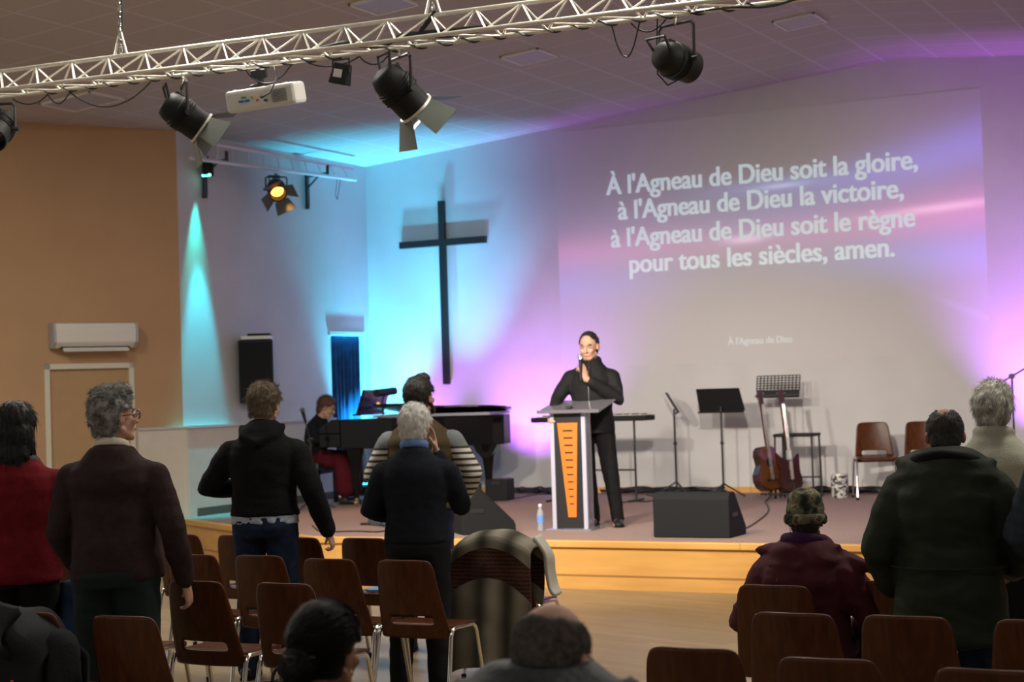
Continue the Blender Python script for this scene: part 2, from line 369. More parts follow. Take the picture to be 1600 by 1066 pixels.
def text_line(s, x0, x1, zb, cap, name='lyric_line', offset=.016, mt=M_txt):
    cu = D.curves.new('t', 'FONT'); cu.body = s; cu.size = cap/.729; cu.offset = offset*cap; cu.extrude = .0015
    o = D.objects.new('t', cu); COL.objects.link(o); bpy.context.view_layer.update()
    dg = bpy.context.evaluated_depsgraph_get(); me = D.meshes.new_from_object(o.evaluated_get(dg)); D.objects.remove(o)
    xs_ = [v.co.x for v in me.vertices]; k = (x1-x0)/(max(xs_)-min(xs_)); mn = min(xs_)
    c = Vector(((X0+X1)/2, YB-.0015, (Z0+Z1)/2))
    for v in me.vertices:
        v.co = Vector((x0+(v.co.x-mn)*k, YB-.0045-v.co.z, zb+v.co.y))-c
    me.materials.clear(); me.materials.append(mt); me.update()
    bm = bmesh.new(); bm.from_mesh(me); g = bmesh.ops.duplicate(bm, geom=bm.verts[:]+bm.edges[:]+bm.faces[:])
    for v in bm.verts: v.co.x -= cap*.026
    for v in [e for e in g['geom'] if isinstance(e, bmesh.types.BMVert)]: v.co.x += cap*.052; v.co.y -= .0006
    bm.to_mesh(me); bm.free(); me.update()
    o = D.objects.new(name, me); COL.objects.link(o); o.parent = slide; o['label'] = 'white lettering reading '+s; return o
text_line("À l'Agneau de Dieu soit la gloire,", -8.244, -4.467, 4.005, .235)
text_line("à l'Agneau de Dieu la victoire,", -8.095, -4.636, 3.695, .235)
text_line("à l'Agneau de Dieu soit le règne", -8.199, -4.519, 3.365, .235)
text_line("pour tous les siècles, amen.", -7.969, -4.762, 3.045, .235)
text_line("À l'Agneau de Dieu", -6.758, -5.982, 2.13, .082, 'caption', mt=mat('dim glowing lettering', (.56, .56, .56), .8, emit=(.7, .85, .9), estr=.22))

# ================================================================== cross
cr = thing('wall_cross', 'tall slim black wooden cross mounted on the cyan-lit back wall', 'cross', (-10.515, YB-.038, 2.94))
M_cross = mat('black stained wood', (.010, .009, .009), .5)
MB().box((0, 0, 0), (.085, .05, 2.33)).build('upright_beam', M_cross, cr)
MB().box((0, 0, .635), (1.25, .052, .085)).build('crossbar', M_cross, cr)
for z in (-.9, .3, .9): MB().tube([(0, .0, z), (0, .038, z)], .012).build('wall_bracket', M_black2, cr)

# curtain behind the opening
cur = []
for i in range(61):
    u = i/60; cur.append((XL-.045+.03*sin(u*58)+.012*sin(u*23+1), dY0-.05+u*(dY1-dY0+.1)))
mb = MB(); n = len(cur); vs = [(x, y, ST+.02) for x, y in cur]+[(x, y, dZ+.03) for x, y in cur]
mb.add(vs, [(i, i+1, n+i+1, n+i) for i in range(n-1)])
tag(mb.build('curtain', mat('dark blue curtain cloth', (.012, .05, .13), .8, var=.2), None, True, solid=.006), 'dark blue pleated curtain hanging in the doorway beside the stage corner', 'curtain')
struct(MB().box((XL-.7, 18.4, 1.6), (.05, 1.6, 3.6)).build('wall_backstage', mat('dark backstage paint', (.02, .02, .03), .9)))

# air conditioner
ac = thing('air_conditioner', 'white wall-mounted air conditioner above the door on the apricot wall', 'air conditioner', aw(1.005, 2.39, 0), ANG)
sgn = 1 if (RA @ Vector((0, 1, 0))).dot(NV) > 0 else -1
prof = [(0, -.13), (.12, -.13), (.19, -.07), (.20, .06), (.18, .13), (0, .14)]
MB().prism([(sgn*y, z) for y, z in prof], -.43, .43, 'x').build('casing', M_white, ac, bevel=.01)
MB().box((0, sgn*.145, -.135), (.70, .10, .018), RX(sgn*-.5)).build('air_flap', M_white, ac)
MB().box((0, sgn*.10, -.125), (.74, .09, .02)).build('outlet_slot', M_black, ac)
for s in (-1, 1): part_label(MB().prism([(sgn*y*1.01, z*1.01) for y, z in prof], s*.43, s*.455, 'x').build('end_cap', mat('grey plastic', (.42, .42, .45), .5), ac, bevel=.006), 'grey end cap')

# ================================================================== truss and lamps
ZT, ZB_ = 3.95, 3.80
TA, TB = Vector((-9.6, 8.70, 0)), Vector((-1.6, 9.08, 0)); TD = (TB-TA).normalized(); TN = Vector((-TD.y, TD.x, 0))
def tp(s, n, z): return TA+TD*s+TN*n+Vector((0, 0, z))
TL = (TB-TA).length
truss = thing('lighting_truss', 'long triangular aluminium lighting truss hanging from chains across the top of the hall', 'truss', TA+Vector((0, 0, ZB_)), 0)
inv = Matrix.Translation(-(TA+Vector((0, 0, ZB_))))
def tb(mb, name, mt, parent=truss, **k): mb.xf(inv); return mb.build(name, mt, parent, **k)
for n_, z in ((0, ZT), (-.115, ZB_), (.115, ZB_)):
    tb(MB().tube([tp(0, n_, z), tp(TL, n_, z)], .0135, 12), 'chord', M_alu, smooth=True)
NB = 27; pitch = TL/NB
for k in range(NB):
    s = k*pitch
    if k >= 26: continue
    for n_ in (-.115, .115):
        a, b_ = (tp(s, n_, ZB_), tp(s+pitch*.62, 0, ZT)) 
        tb(MB().tube([a, b_], .0065, 8), 'brace', M_alu, smooth=True)
    if k < 26:
        mb = MB().tube([tp(s+pitch*.62, 0, ZT), tp(s+pitch, -.115, ZB_)], .0065, 8); mb.tube([tp(s+pitch*.62, 0, ZT), tp(s+pitch, .115, ZB_)], .0065, 8)
        mb.tube([tp(s, -.115, ZB_), tp(s+pitch, .115, ZB_)], .0065, 8)
        tb(mb, 'brace_web', M_alu, smooth=True)
def chain(px, py, n_, label):
    p = at_y(px, py, 8.85); x = p.x; zc = ceil_z(x); zt = ZT+.02
    s = (x-TA.x)/TD.x; base = tp(s, 0, zt)
    t = thing('suspension_chain', label, 'chain', base, 0, 'chains holding the truss')
    H_ = zc-zt; k = int(H_/.045); mb = MB()
    for i in range(k):
        z = (i+.5)*H_/k; ax = (1, 0) if i % 2 else (0, 1)
        pts = [(ax[0]*.014*cos(a), ax[1]*.014*cos(a), z+.030*sin(a)) for a in [2*pi*j/10 for j in range(10)]]
        mb.tube(pts, .0045, 6, closed=True)
    mb.build('chain_links', M_chrome, t, True)
    mb = MB(); mb.tube([(-.05, 0, -.015), (0, 0, .16), (.05, 0, -.015)], .009, 8); mb.build('sling', M_alu, t, True)
    MB().tube(sag((.02, 0, .15), (.03, .01, H_), 0, 12, .008), .007, 6).build('safety_cable', M_black2, t, True)
chain(195, 95, 0, 'suspension chain holding the left part of the truss'); chain(668, 30, 0, 'suspension chain holding the middle of the truss')

def par_lamp(loc, aim, label, size=1.0, lit=None, doors=True, yoke=(0, 0, 1), roll=0, group='black stage lamps with yokes on the truss', hang=.30, cat='stage lamp'):
    """can with flared rear, yoke, clamp, barn doors; loc = centre of the can"""
    loc = Vector(loc); d = (Vector(aim)-loc).normalized()
    t = thing('stage_spotlight', label, cat, loc, 0, group)
    R_ = d.to_track_quat('Z', 'Y').to_matrix()
    side = d.cross(Vector((0, 0, 1))).normalized(); up = Vector((0, 0, 1))
    R_ = Matrix((side, d.cross(side), d)).transposed()
    s = size
    q_ = 1.28*s
    MB().lathe([(.0, -.17*s), (.045*q_, -.168*s), (.066*q_, -.15*s), (.078*q_, -.11*s), (.082*q_, -.07*s), (.088*q_, -.065*s), (.090*q_, -.02*s), (.082*q_, .04*s), (.082*q_, .13*s), (.074*q_, .13*s), (.072*q_, .03*s), (.0, .02*s)], rot=R_, n=28).build('lamp_can', M_black, t, True)
    mb = MB()
    for k in range(4): mb.lathe([(.086*q_, (-.055+k*.02)*s), (.094*q_, (-.052+k*.02)*s), (.086*q_, (-.047+k*.02)*s)], rot=R_, n=24)
    mb.build('cooling_fins', M_black2, t, True)
    mb = MB(); mb.tube([R_ @ Vector((-.06*s, -.02*s, -.14*s)), R_ @ Vector((-.07*s, -.09*s, -.22*s)), R_ @ Vector((.07*s, -.09*s, -.22*s)), R_ @ Vector((.06*s, -.02*s, -.14*s))], .010*s, 8); mb.build('rear_handle', M_black2, t, True)
    mb = MB().box(R_ @ Vector((0, -.085*s, -.09*s)), (.07*s, .05*s, .10*s), R_); mb.build('rear_housing', M_black2, t, bevel=.008)
    lens_m = mat('lamp lens', (.05, .05, .06), .1, spec=.8) if not lit else mat('glowing amber lens', (.9, .5, .1), .4, emit=(1, .38, .05), estr=7)
    MB().lathe([(0, .06*s), (.05*s, .055*s), (.082*s, .04*s), (.082*s, .035*s), (0, .035*s)], rot=R_, n=24).build('lens', lens_m, t, True)
    if doors:
        fr = MB(); fr.lathe([(.095*s, .125*s), (.115*s, .125*s), (.115*s, .14*s), (.095*s, .14*s)], rot=R_, n=28)
        fr.build('gel_frame', M_alu if not lit else M_black2, t, True)
        Md = mat('grey-green painted barn door', (.10, .115, .10), .5)
        for k in range(4):
            a = k*pi/2+roll; e = R_ @ Vector((cos(a), sin(a), 0)); q = R_ @ Vector((-sin(a), cos(a), 0))
            op = .75; out = (e*sin(op)+d*cos(op))
            b0 = d*.14*s+e*.10*s; L, w0, w1 = .17*s, (.09 if k % 2 else .075)*s, (.13 if k % 2 else .10)*s
            m_ = MB(); nn = out.cross(q)*.0018
            vs = [b0-q*w0, b0+q*w0, b0+out*L+q*w1, b0+out*L-q*w1]
            m_.add([v-nn for v in vs]+[v+nn for v in vs], [(0, 1, 2, 3), (7, 6, 5, 4), (0, 4, 5, 1), (1, 5, 6, 2), (2, 6, 7, 3), (3, 7, 4, 0)])
            m_.build('barn_door', Md, t)
    # yoke: U bracket from the sides of the can up to the clamp
    mb = MB(); h = hang; sd = Vector((side.x, side.y, 0)).normalized()*.135*s
    pts = [sd, sd*1.0+up*h*.72, sd*.86+up*h*.8, -sd*.86+up*h*.8, -sd+up*h*.72, -sd]
    for i in range(len(pts)-1): mb.tube([pts[i], pts[i+1]], .010*s, 8, flat=1)
    mb.build('yoke', M_black2, t, True)
    for k in (-1, 1): MB().tube([sd*k*.82, sd*k*1.22], .018*s, 12).build('tilt_knob', M_black2, t, True)
    mb = MB(); mb.tube([up*h*.78, up*h*.96], .012*s, 8); mb.tube(arc((0, 0, h), .021, radians(-200), radians(20), 10, 'yz'), .007, 8); mb.build('hook_clamp', M_chrome if not lit else M_black2, t, True)
    return t, d
def front_chord(px):   # point of the front lower chord under pixel column
    best = min((tp(s*.02, -.115, ZB_) for s in range(int(TL/.02))), key=lambda p: abs(proj(p)[0]-px)); return best
def proj(p):
    q = RM.transposed() @ (Vector(p)-Vector((0, 0, EYE))); return (CX-F*q.x/q.z, CY+F*q.y/q.z)
def near_chord(px, n_=-.115):
    return min((tp(s*.01, n_, ZB_) for s in range(int(TL/.01))), key=lambda p: abs(proj(p)[0]-px))
def hung(px, h, n_=.115): return near_chord(px, n_)-Vector((0, 0, h))
par_lamp(hung(287, .27), hung(287, .27)+Vector((.62, .62, -.62)), 'black stage spotlight with open barn doors hanging left of the white projector', .98, hang=.27)
par_lamp(hung(624, .27), hung(624, .27)+Vector((.50, .80, -.85)), 'black stage spotlight with open barn doors in front of the cyan ceiling glow', 1.05, hang=.27, roll=.1)
par_lamp(hung(-6, .22), hung(-6, .22)+Vector((.2, -.55, -.5)), 'black round stage lamp cut by the left edge of the picture', .95, doors=False, hang=.22)
par_lamp(hung(1056, .27), hung(1056, .27)+Vector((.30, .95, -.15)), 'black stage lamp without barn doors hanging at the right part of the truss', .92, doors=False, hang=.27)
# small square flood on the truss
t = thing('flood_lamp', 'small black square floodlight with pale label under the truss beside the projector', 'floodlight', hung(533, .115))
MB().box((0, 0, -.0), (.13, .07, .13), RY(.25), .8).build('lamp_housing', M_black, t, bevel=.006)
part_label(MB().box((.0, -.042, -.0), (.06, .004, .05), RY(.25)).build('sticker', M_white, t), 'pale label')
mb = MB(); mb.tube([(-.06, 0, 0), (-.06, 0, .09), (.06, 0, .09), (.06, 0, 0)], .007, 6); mb.tube([(0, 0, .09), (0, 0, .125)], .009, 8); mb.build('bracket', M_black2, t, True)

# projector
pc = at_y(416, 152, 9.08)
pj = thing('video_projector', 'white video projector with cable sockets and vent grille hanging under the truss', 'projector', pc)
pj.rotation_euler = (radians(11), radians(-5.5), radians(18))
MB().box((0, 0, 0), (.46, .28, .14)).build('casing', M_white, pj, bevel=.022)
mb = MB(); 
for k in range(9): mb.box((.125, -.151, -.036+k*.009), (.10, .006, .0035))
mb.build('vent_grille', mat('dark grille', (.12, .12, .12), .6), pj)
for i, (x, z, w_, h_, c) in enumerate([(-.125, -.005, .03, .014, (.02, .12, .55)), (-.085, -.005, .03, .014, (.02, .12, .55)), (-.105, .018, .03, .012, (.05, .3, .1)), (-.05, .01, .016, .016, (.5, .4, .05)), (-.02, -.012, .014, .014, (.6, .1, .05)), (.01, .005, .014, .014, (.1, .1, .1)), (.035, -.02, .02, .014, (.05, .05, .05))]):
    MB().box((x, -.152, z), (w_, .008, h_)).build('socket', mat('socket colour %d' % (i if i else 0), c, .5), pj)
MB().lathe([(.045, 0), (.045, .03), (.03, .035), (0, .03)], (-.12, .145, 0), rot=RX(-pi/2)).build('lens', M_black2, pj, True)
for x in (-.17, .17): MB().lathe([(.012, 0), (.014, .018), (0, .02)], (x, -.10, .055)).build('foot', M_white, pj, True)
mt_ = MB(); mt_.box((-.02, 0, .075), (.12, .10, .03)); mt_.tube([(-.02, 0, .08), (-.02, 0, .19)], .022, 12); mt_.box((-.02, 0, .15), (.10, .05, .06)); mt_.build('ceiling_mount', M_black2, pj, bevel=.004)
pcr = MB().tube([(.03, -.155, .005), (.02, -.19, .0), (.08, -.20, .02), (.13, -.15, .10), (.10, -.05, .19), (.03, 0, .21)], .005, 6); pcr.build('signal_cable', M_cable, pj, True)

# cables on the truss
M_cb = [M_cable, mat('grey power cable', (.06, .06, .055), .5)]
def cable(pts, label, r=.006, mt=M_cable, group=None, sm=True):
    return tag(MB().tube(pts, r, 6).build('power_cable', mt, None, sm), label, 'cable', group)
def spn(s0, s1, wraps, n_, z, label, rad=.019, r=.0055):
    pts = [tp(s0+(s1-s0)*i/(wraps*8), n_+rad*cos(i*2*pi/8), z+rad*sin(i*2*pi/8)) for i in range(wraps*8+1)]
    cable(pts, label, r)
sx = lambda px: (near_chord(px).x-TA.x)/TD.x
spn(sx(20), sx(500), 14, .115, ZB_, 'black cable wound around the left half of the rear truss tube')
spn(sx(560), sx(1180), 14, .115, ZB_, 'black cable wound around the right half of the rear truss tube')
def swag(p0, p1, drop, label, n_=.115, r=.005): 
    a, b_ = near_chord(p0, n_), near_chord(p1, n_); cable(sag(a-Vector((0, 0, .02)), b_-Vector((0, 0, .02)), drop, 14, .003), label, r)
swag(20, 75, .05, 'thin black cable looping under the far left of the truss'); swag(75, 108, .07, 'small cable loop left of the first barn-doored spotlight'); swag(108, 235, .13, 'wide black cable loop left of the first barn-doored spotlight')
swag(383, 455, .10, 'black cable loop around the projector mount'); swag(480, 560, .04, 'short cable loop over the square floodlight')
swag(560, 610, .06, 'short cable loop left of the middle spotlight'); swag(955, 1000, .19, 'deep V-shaped cable loop left of the right-hand stage lamp'); swag(985, 1040, .06, 'shallow cable loop left of the right-hand stage lamp')
a = near_chord(1026, .115); cable([a, a+Vector((-.01, 0, -.18)), a+Vector((-.01, 0, -.33)), a+Vector((.05, 0, -.40)), a+Vector((.13, 0, -.37)), a+Vector((.15, 0, -.30))], 'black cable hanging down and back up to the right-hand stage lamp', .005)
pts = [tp(sx(480)+i*.06, .03*sin(i*1.1), ZB_+.03+.02*sin(i*.7)) for i in range(20)]; pts += [tp(sx(640)+.03*i, 0, ZB_+.05+.03*i) for i in range(5)]
cable(pts, 'thick bundle of black cables lying inside the truss above the middle spotlight', .016)
pts = [tp(sx(1060)+i*.08, .09+.02*sin(i*1.3), ZB_-.01+.012*sin(i*.9)) for i in range(22)]; cable(pts, 'loose black cable along the right end of the truss', .008)

# pipe rack on the side wall with its lamps
rk = thing('pipe_rack', 'pair of pale lighting pipes held off the side wall by two black brackets', 'lighting rail', (XL, 17, 4.45))
XR = XL+.33
def rp(px, py): p = at_x(px, py, XR); return p-Vector((XL, 17, 4.45))
Mp = mat('pale rail paint', (.66, .64, .68), .4)
MB().tube([rp(318, 222), rp(552, 263)], .022, 12).build('pipe', Mp, rk, True); MB().tube([rp(298, 247), rp(556, 281)], .022, 12).build('pipe', Mp, rk, True)
for k in range(11):
    a = rp(318, 222).lerp(rp(552, 263), k/11); b_ = rp(298, 247).lerp(rp(556, 281), (k+.5)/11)
    MB().tube([a, b_], .006, 6).build('lacing_bar', Mp, rk, True)
for px, py0, py1, ex, ey in ((320, 256, 300, 362, 251), (480, 276, 318, 526, 273)):
    w0 = at_x(px, py0, XL+.045)-Vector((XL, 17, 4.45)); w1 = at_x(px, py1, XL+.045)-Vector((XL, 17, 4.45)); e = Vector((XR-XL, w0.y+.02, w0.z+.02))
    mb = MB(); mb.box((w0+w1)/2, (.03, .06, (w0-w1).length+.06)); mb.tube([w0, e], .016, 8); mb.tube([w0.lerp(w1, .45), w0.lerp(e, .62)], .012, 8); mb.tube([e+Vector((0, 0, -.02)), e+Vector((0, 0, .10))], .02, 8); mb.tube([w1-Vector((0, 0, .02)), w1-Vector((0, 0, .07))], .03, 10)
    mb.build('wall_bracket', M_black2, rk, True)
cable([rp(527, 280)+Vector((XL, 17, 4.45))+Vector((0, 0, -.0)), rp(524, 305)+Vector((XL, 17, 4.45)), rp(527, 312)+Vector((XL, 17, 4.45)), rp(532, 280)+Vector((XL, 17, 4.45))], 'thin cable loop hanging from the far end of the wall rail', .004)
# teal LED lamp
p = at_x(325, 266, XL+.13)
t = thing('led_wall_lamp', 'small black lamp with three glowing teal LEDs high on the side wall', 'lamp', p)
MB().lathe([(.0, .07), (.06, .065), (.065, -.06), (.06, -.065), (0, -.055)], n=20).build('lamp_can', M_black, t, True)
M_teal = mat('glowing teal LED', (.1, .9, .8), .4, emit=(.12, 1, .75), estr=9)
for k in (-1, 0, 1): MB().ell(Vector((.040*k+.01, -.045, -.062)), (.018, .018, .014)).build('led', M_teal, t, True)
mb = MB(); mb.tube([(-.07, 0, 0), (-.07, 0, .12), (.07, 0, .12), (.07, 0, 0)], .007, 6); mb.tube([(0, 0, .12), (0, 0, .16)], .012); mb.build('yoke', M_black2, t, True)
# amber spotlight on the rail
p = at_x(432, 296, XL+.33)
par_lamp(p, p+Vector((.72, -.72, -.62)), 'black barn-doored spotlight glowing amber on the side wall rail', .92, lit=True, hang=.18, roll=.5, group='lamps on the side wall rail')
light('amber rail lamp light', 'SPOT', p+Vector((.14, -.05, -.12)), 260, (1, .42, .10), p+Vector((1.6, -.6, -1.9)), spot_size=radians(70), spot_blend=.6, shadow_soft_size=.05)

# wall speaker with receiver on top
p0, p1 = at_x(354, 528, XL+.3), at_x(354, 622, XL+.3)
yc = 16.22
sp_ = thing('wall_speaker', 'large black loudspeaker mounted on the side wall', 'loudspeaker', (XL+.20, yc, 1.98), radians(28))
MB().prism([(-.20, -.17), (.20, -.17), (.15, .17), (-.15, .17)], -.36, .36, 'z').build('cabinet', M_black, sp_, bevel=.02)
MB().box((0, -.175, .02), (.36, .012, .62)).build('grille', mat('speaker grille', (.008, .008, .009), .7, bump=.4, bscale=300), sp_, bevel=.01)
part_label(MB().box((.02, -.184, -.27), (.10, .004, .03)).build('badge', mat('grey badge', (.2, .2, .22), .4), sp_), 'small grey oval badge')
MB().tube([(0, .17, .1), (-.02, .24, .1)], .03).build('wall_mount', M_black2, sp_)
rx_ = thing('wireless_receiver', 'flat white and black boxes lying on top of the wall loudspeaker', 'receiver', (XL+.20, yc, 2.345), radians(28))
MB().box((0, 0, .022), (.34, .22, .04)).build('lower_case', M_white, rx_, bevel=.006); MB().box((.03, 0, .055), (.26, .2, .03)).build('upper_case', M_black, rx_, bevel=.006)

# ================================================================== on the stage
S = ST
# lectern
L0 = Vector((-6.545, 14.06, S)); lec = thing('lectern', 'clear acrylic lectern with black front panel and tapering orange emblem', 'lectern', L0, radians(3))
M_acr = mat('clear acrylic', (.80, .80, .86), .08, trans=.75, spec=.6)
M_acr2 = mat('smoky acrylic top', (.30, .29, .33), .10, trans=.5, spec=.6)
M_lpan = mat('black lectern panel', (.014, .014, .016), .4); M_or = mat('orange emblem', (.72, .16, .010), .5)
MB().prism([(-.13, .02), (.13, .02), (.13, 1.06), (-.13, 1.06)], -.02, 0, 'y').build('front_panel', M_lpan, lec)
em = MB().prism([(-.015, .12), (.062, .12), (.098, .97), (-.098, .97)], -.026, -.021, 'y').build('emblem', M_or, lec); em['label'] = 'orange tapering emblem with dark dashes'
for i in range(11):
    z = .90-i*.066; w_ = .095*(1-i*.06); cx = .002+.0022*i
    mb = MB().box((cx, -.0275, z), (w_, .003, .015*(1-i*.03))); o_ = mb.build('emblem_mark', M_lpan, em)
for s in (-1, 1): MB().prism([(0, .01), (.17, .01), (.15, 1.07), (0, 1.07)], s*.152-.006, s*.152+.006, 'x').build('side_panel', M_acr, lec)
for x in (-.152, .152): MB().box((x, -.008, .54), (.038, .03, 1.06)).build('edge_strip', mat('pale acrylic edge', (.42, .42, .52), .2), lec)
MB().box((.04, .12, 1.115), (.60, .46, .018), RX(radians(12))).build('reading_top', M_acr2, lec, bevel=.004)
MB().box((.04, -.105, 1.075), (.60, .012, .030), RX(radians(12))).build('book_ledge', M_acr2, lec)
MB().box((0, .08, .008), (.44, .34, .016)).build('base_plate', M_acr, lec)
gm = MB(); gm.box((.02, -.02, 1.112), (.05, .05, .02)); gm.build('lectern_clip', M_black2, lec)

# water bottle
t = thing('water_bottle', 'small clear plastic water bottle standing on the stage left of the lectern', 'bottle', at_z(845, 829, S))
MB().lathe([(0, 0), (.031, 0), (.033, .01), (.031, .06), (.033, .12), (.032, .16), (.014, .20), (.013, .22), (0, .22)]).build('bottle_body', mat('clear bottle plastic', (.75, .8, .88), .1, trans=.7), t, True)
MB().lathe([(0, .215), (.016, .215), (.016, .24), (0, .24)]).build('cap', mat('white cap', (.8, .8, .85), .4), t, True)
part_label(MB().lathe([(.0335, .07), (.0345, .07), (.0345, .13), (.0335, .13)]).build('wrapper', mat('blue bottle wrapper', (.15, .3, .7), .4), t, True), 'blue paper wrapper')

# stage monitors
def wedge(px0, px1, py, rz, label, w_=.66, dp=.42, h=.38, y=None, grille_side=1):
    a, b_ = at_z(px0, py, S), at_z(px1, py, S); c = (a+b_)/2
    if y: c = Vector(y)
    t = thing('stage_monitor', label, 'loudspeaker', c, rz, 'wedge monitors at the stage front')
    # back (towards audience) is -Y ; sloped grille faces +Y
    pr = [(0, 0), (dp, 0), (dp, .08), (.16, h), (.03, h), (0, h-.06)]
    MB().prism(pr, -w_/2, w_/2, 'x').build('cabinet', mat('charcoal carpeted cabinet', (.014, .015, .016), .8, bump=.3, bscale=200), t, bevel=.012)
    ang = math.atan2(h-.08, dp-.16)
    MB().box(((0), (dp+.16)/2+.004, (h+.08)/2+.005), (w_-.06, sqrt((dp-.16)**2+(h-.08)**2)-.03, .012), RX(-ang)).build('grille', M_black, t, bevel=.004)
    for s in (-1, 1): MB().box((s*(w_/2+.003), .14, h*.5), (.006, .12, .035)).build('handle', M_black2, t)
    return t
wedge(1022, 1139, 841, radians(0), 'dark grey wedge monitor lying at the stage edge right of the lectern', .68)
wedge(0, 0, 0, radians(-48), 'black wedge monitor seen side-on behind the white-haired man', .66, .50, .42, y=(-7.55, 13.68, S))
t = thing('stage_monitor', 'upright grey loudspeaker half hidden behind the white-haired man', 'loudspeaker', at_z(592, 822, S)+Vector((0, .1, 0)), radians(-25), 'wedge monitors at the stage front')
MB().prism([(-.13, 0), (.15, 0), (.12, .52), (-.10, .52)], -.11, .11, 'y').build('cabinet', mat('slate grey cabinet', (.06, .075, .085), .6), t, bevel=.012)
part_label(MB().box((.02, -.114, .44), (.05, .006, .10)).build('badge', M_white, t), 'white tag')
for s in (-1, 1): MB().tube([(s*.08, -.1, .02), (s*.2, -.14, .012)], .012).build('foot', M_black2, t)

# grand piano
PX = [(0, 0), (0, 1.42), (.30, 1.44), (1.0, 1.42), (1.55, 1.22), (1.78, .95), (1.80, .62), (1.66, .38), (1.42, .26), (1.15, .22), (.85, .12), (.60, .02), (.35, 0)]
def smoothpoly(p, it=2):
    for _ in range(it):
        q = []
        for i in range(len(p)):
            a, b_ = Vector(p[i]), Vector(p[(i+1) % len(p)])
            if i < 2 and (a-b_).length > .2 and i != 1: q += [tuple(a), tuple(b_)] if i == 0 else []
            else: q += [tuple(a.lerp(b_, .25)), tuple(a.lerp(b_, .75))]
        p = q
    return p
PS = [(0, 0), (0, 1.44)]+[(x, y) for x, y in [(.3, 1.44), (.7, 1.435), (1.1, 1.40), (1.4, 1.31), (1.62, 1.17), (1.76, .98), (1.81, .78), (1.79, .58), (1.70, .42), (1.56, .32), (1.38, .27), (1.18, .23), (1.0, .16), (.82, .08), (.62, .02), (.42, 0)]]
pn = thing('grand_piano', 'black grand piano with lid folded down and brass-wheeled legs at the left of the stage', 'piano', (-10.62, 16.62, S), radians(12))
MB().prism(PS, .66, 1.0, 'z').build('case', M_gloss, pn, bevel=.012)
cx, cy = .9, .75
lidp = [(cx+(x-cx)*1.025, cy+(y-cy)*1.02) for x, y in PS if x > .35]; lidp = [(.42, cy+(1.44-cy)*1.02)]+[p for p in lidp if p[0] > .43]+[(.42, cy-cy*1.02)]
lm = MB().prism(lidp, 1.012, 1.036, 'z'); lm.xf(Matrix.Translation((0, 1.46, 1.012)) @ Matrix.Rotation(radians(-4.2), 4, 'X') @ Matrix.Translation((0, -1.46, -1.012))); lm.build('lid', M_gloss, pn, bevel=.006)
fl = MB().prism([(.40, -.015), (.40, 1.455), (.80, 1.455), (.80, -.015)], 1.040, 1.060, 'z'); fl.xf(Matrix.Translation((0, 1.46, 1.012)) @ Matrix.Rotation(radians(-4.2), 4, 'X') @ Matrix.Translation((0, -1.46, -1.012))); fl.build('folded_lid_front', M_gloss, pn, bevel=.006)
MB().box((1.0, .75, 1.02), (1.4, .9, .03)).build('soundboard_felt', mat('pale felt strip', (.3, .3, .36), .5), pn)
MB().box((-.13, .72, .76), (.26, 1.44, .16)).build('keybed', M_gloss, pn, bevel=.01)
for y in (.04, 1.40): MB().prism([(-.26, .84), (0, .84), (0, 1.0), (-.10, 1.0), (-.26, .90)], y-.04, y+.04, 'y').build('key_block', M_gloss, pn, bevel=.008)
kb = MB().box((-.15, .72, .852), (.15, 1.24, .018)); kb = kb.build('white_keys', mat('ivory keys', (.75, .73, .66), .3), pn)
mb = MB()
for i in range(52):
    if i % 7 in (0, 1, 3, 4, 5): mb.box((-.12, .12+i*.0235, .867), (.09, .011, .014))
mb.build('black_keys', M_black, pn)
MB().box((.16, .72, 1.19), (.03, .92, .30), RY(radians(18))).build('music_desk', M_gloss, pn, bevel=.008)
MB().box((.11, .72, 1.045), (.10, .92, .02)).build('desk_ledge', M_gloss, pn)
part_label(MB().box((.13, .60, 1.185), (.008, .44, .24), RY(radians(18))).build('sheet_music', mat('sheet paper', (.55, .52, .48), .8), pn), 'pale sheet music')
for i, (x, y) in enumerate([(.12, .16), (.12, 1.28), (1.55, .72)]):
    lg = MB(); lg.lathe([(.0, .09), (.035, .09), (.04, .16), (.05, .35), (.075, .52), (.10, .58), (.11, .66), (0, .66)], (x, y, 0), n=10)
    if i == 2: lg.prism([(x-.16, .66), (x+.14, .66), (x+.10, .58), (x+.04, .5), (x-.05, .5), (x-.12, .58)], y-.09, y+.09, 'y')
    l_ = lg.build('leg', M_gloss, pn, True); cs = MB(); cs.tube([(x-.02, y, .035), (x+.02, y, .035)], .035, 14); cs.tube([(x, y, .05), (x, y, .1)], .022, 10); cs.build('caster', M_brass, l_, True)
ly = MB(); ly.tube([(.5, .6, .67), (.5, .66, .12)], .02); ly.tube([(.5, .84, .67), (.5, .78, .12)], .02); ly.box((.5, .72, .10), (.10, .22, .05)); ly.build('pedal_lyre', M_gloss, pn)
for y in (.66, .72, .78): MB().box((.42, y, .07), (.12, .022, .012)).build('pedal', M_brass, pn)
# lamp on music desk
t = thing('piano_lamp', 'black lamp with small amber reflections clipped above the piano desk', 'lamp', Vector((-10.30, 17.05, S+1.00)))
mb = MB(); mb.tube([(0, 0, .0), (0, 0, .22), (.06, 0, .30)], .012, 8); mb.lathe([(0, 0), (.07, 0), (.07, .012), (0, .015)]); mb.build('lamp_stem', M_black2, t, True)
MB().tube([(.03, -.18, .29), (.03, .22, .31)], .045, 12).build('lamp_shade', M_black, t, True)
part_label(MB().ell((.0, -.10, .16), .022).build('glint', mat('amber bulb', (1, .5, .15), .4, emit=(1, .36, .08), estr=1.6), t, True), 'glowing amber bulb')  # amber reflection put in as a small glowing ball
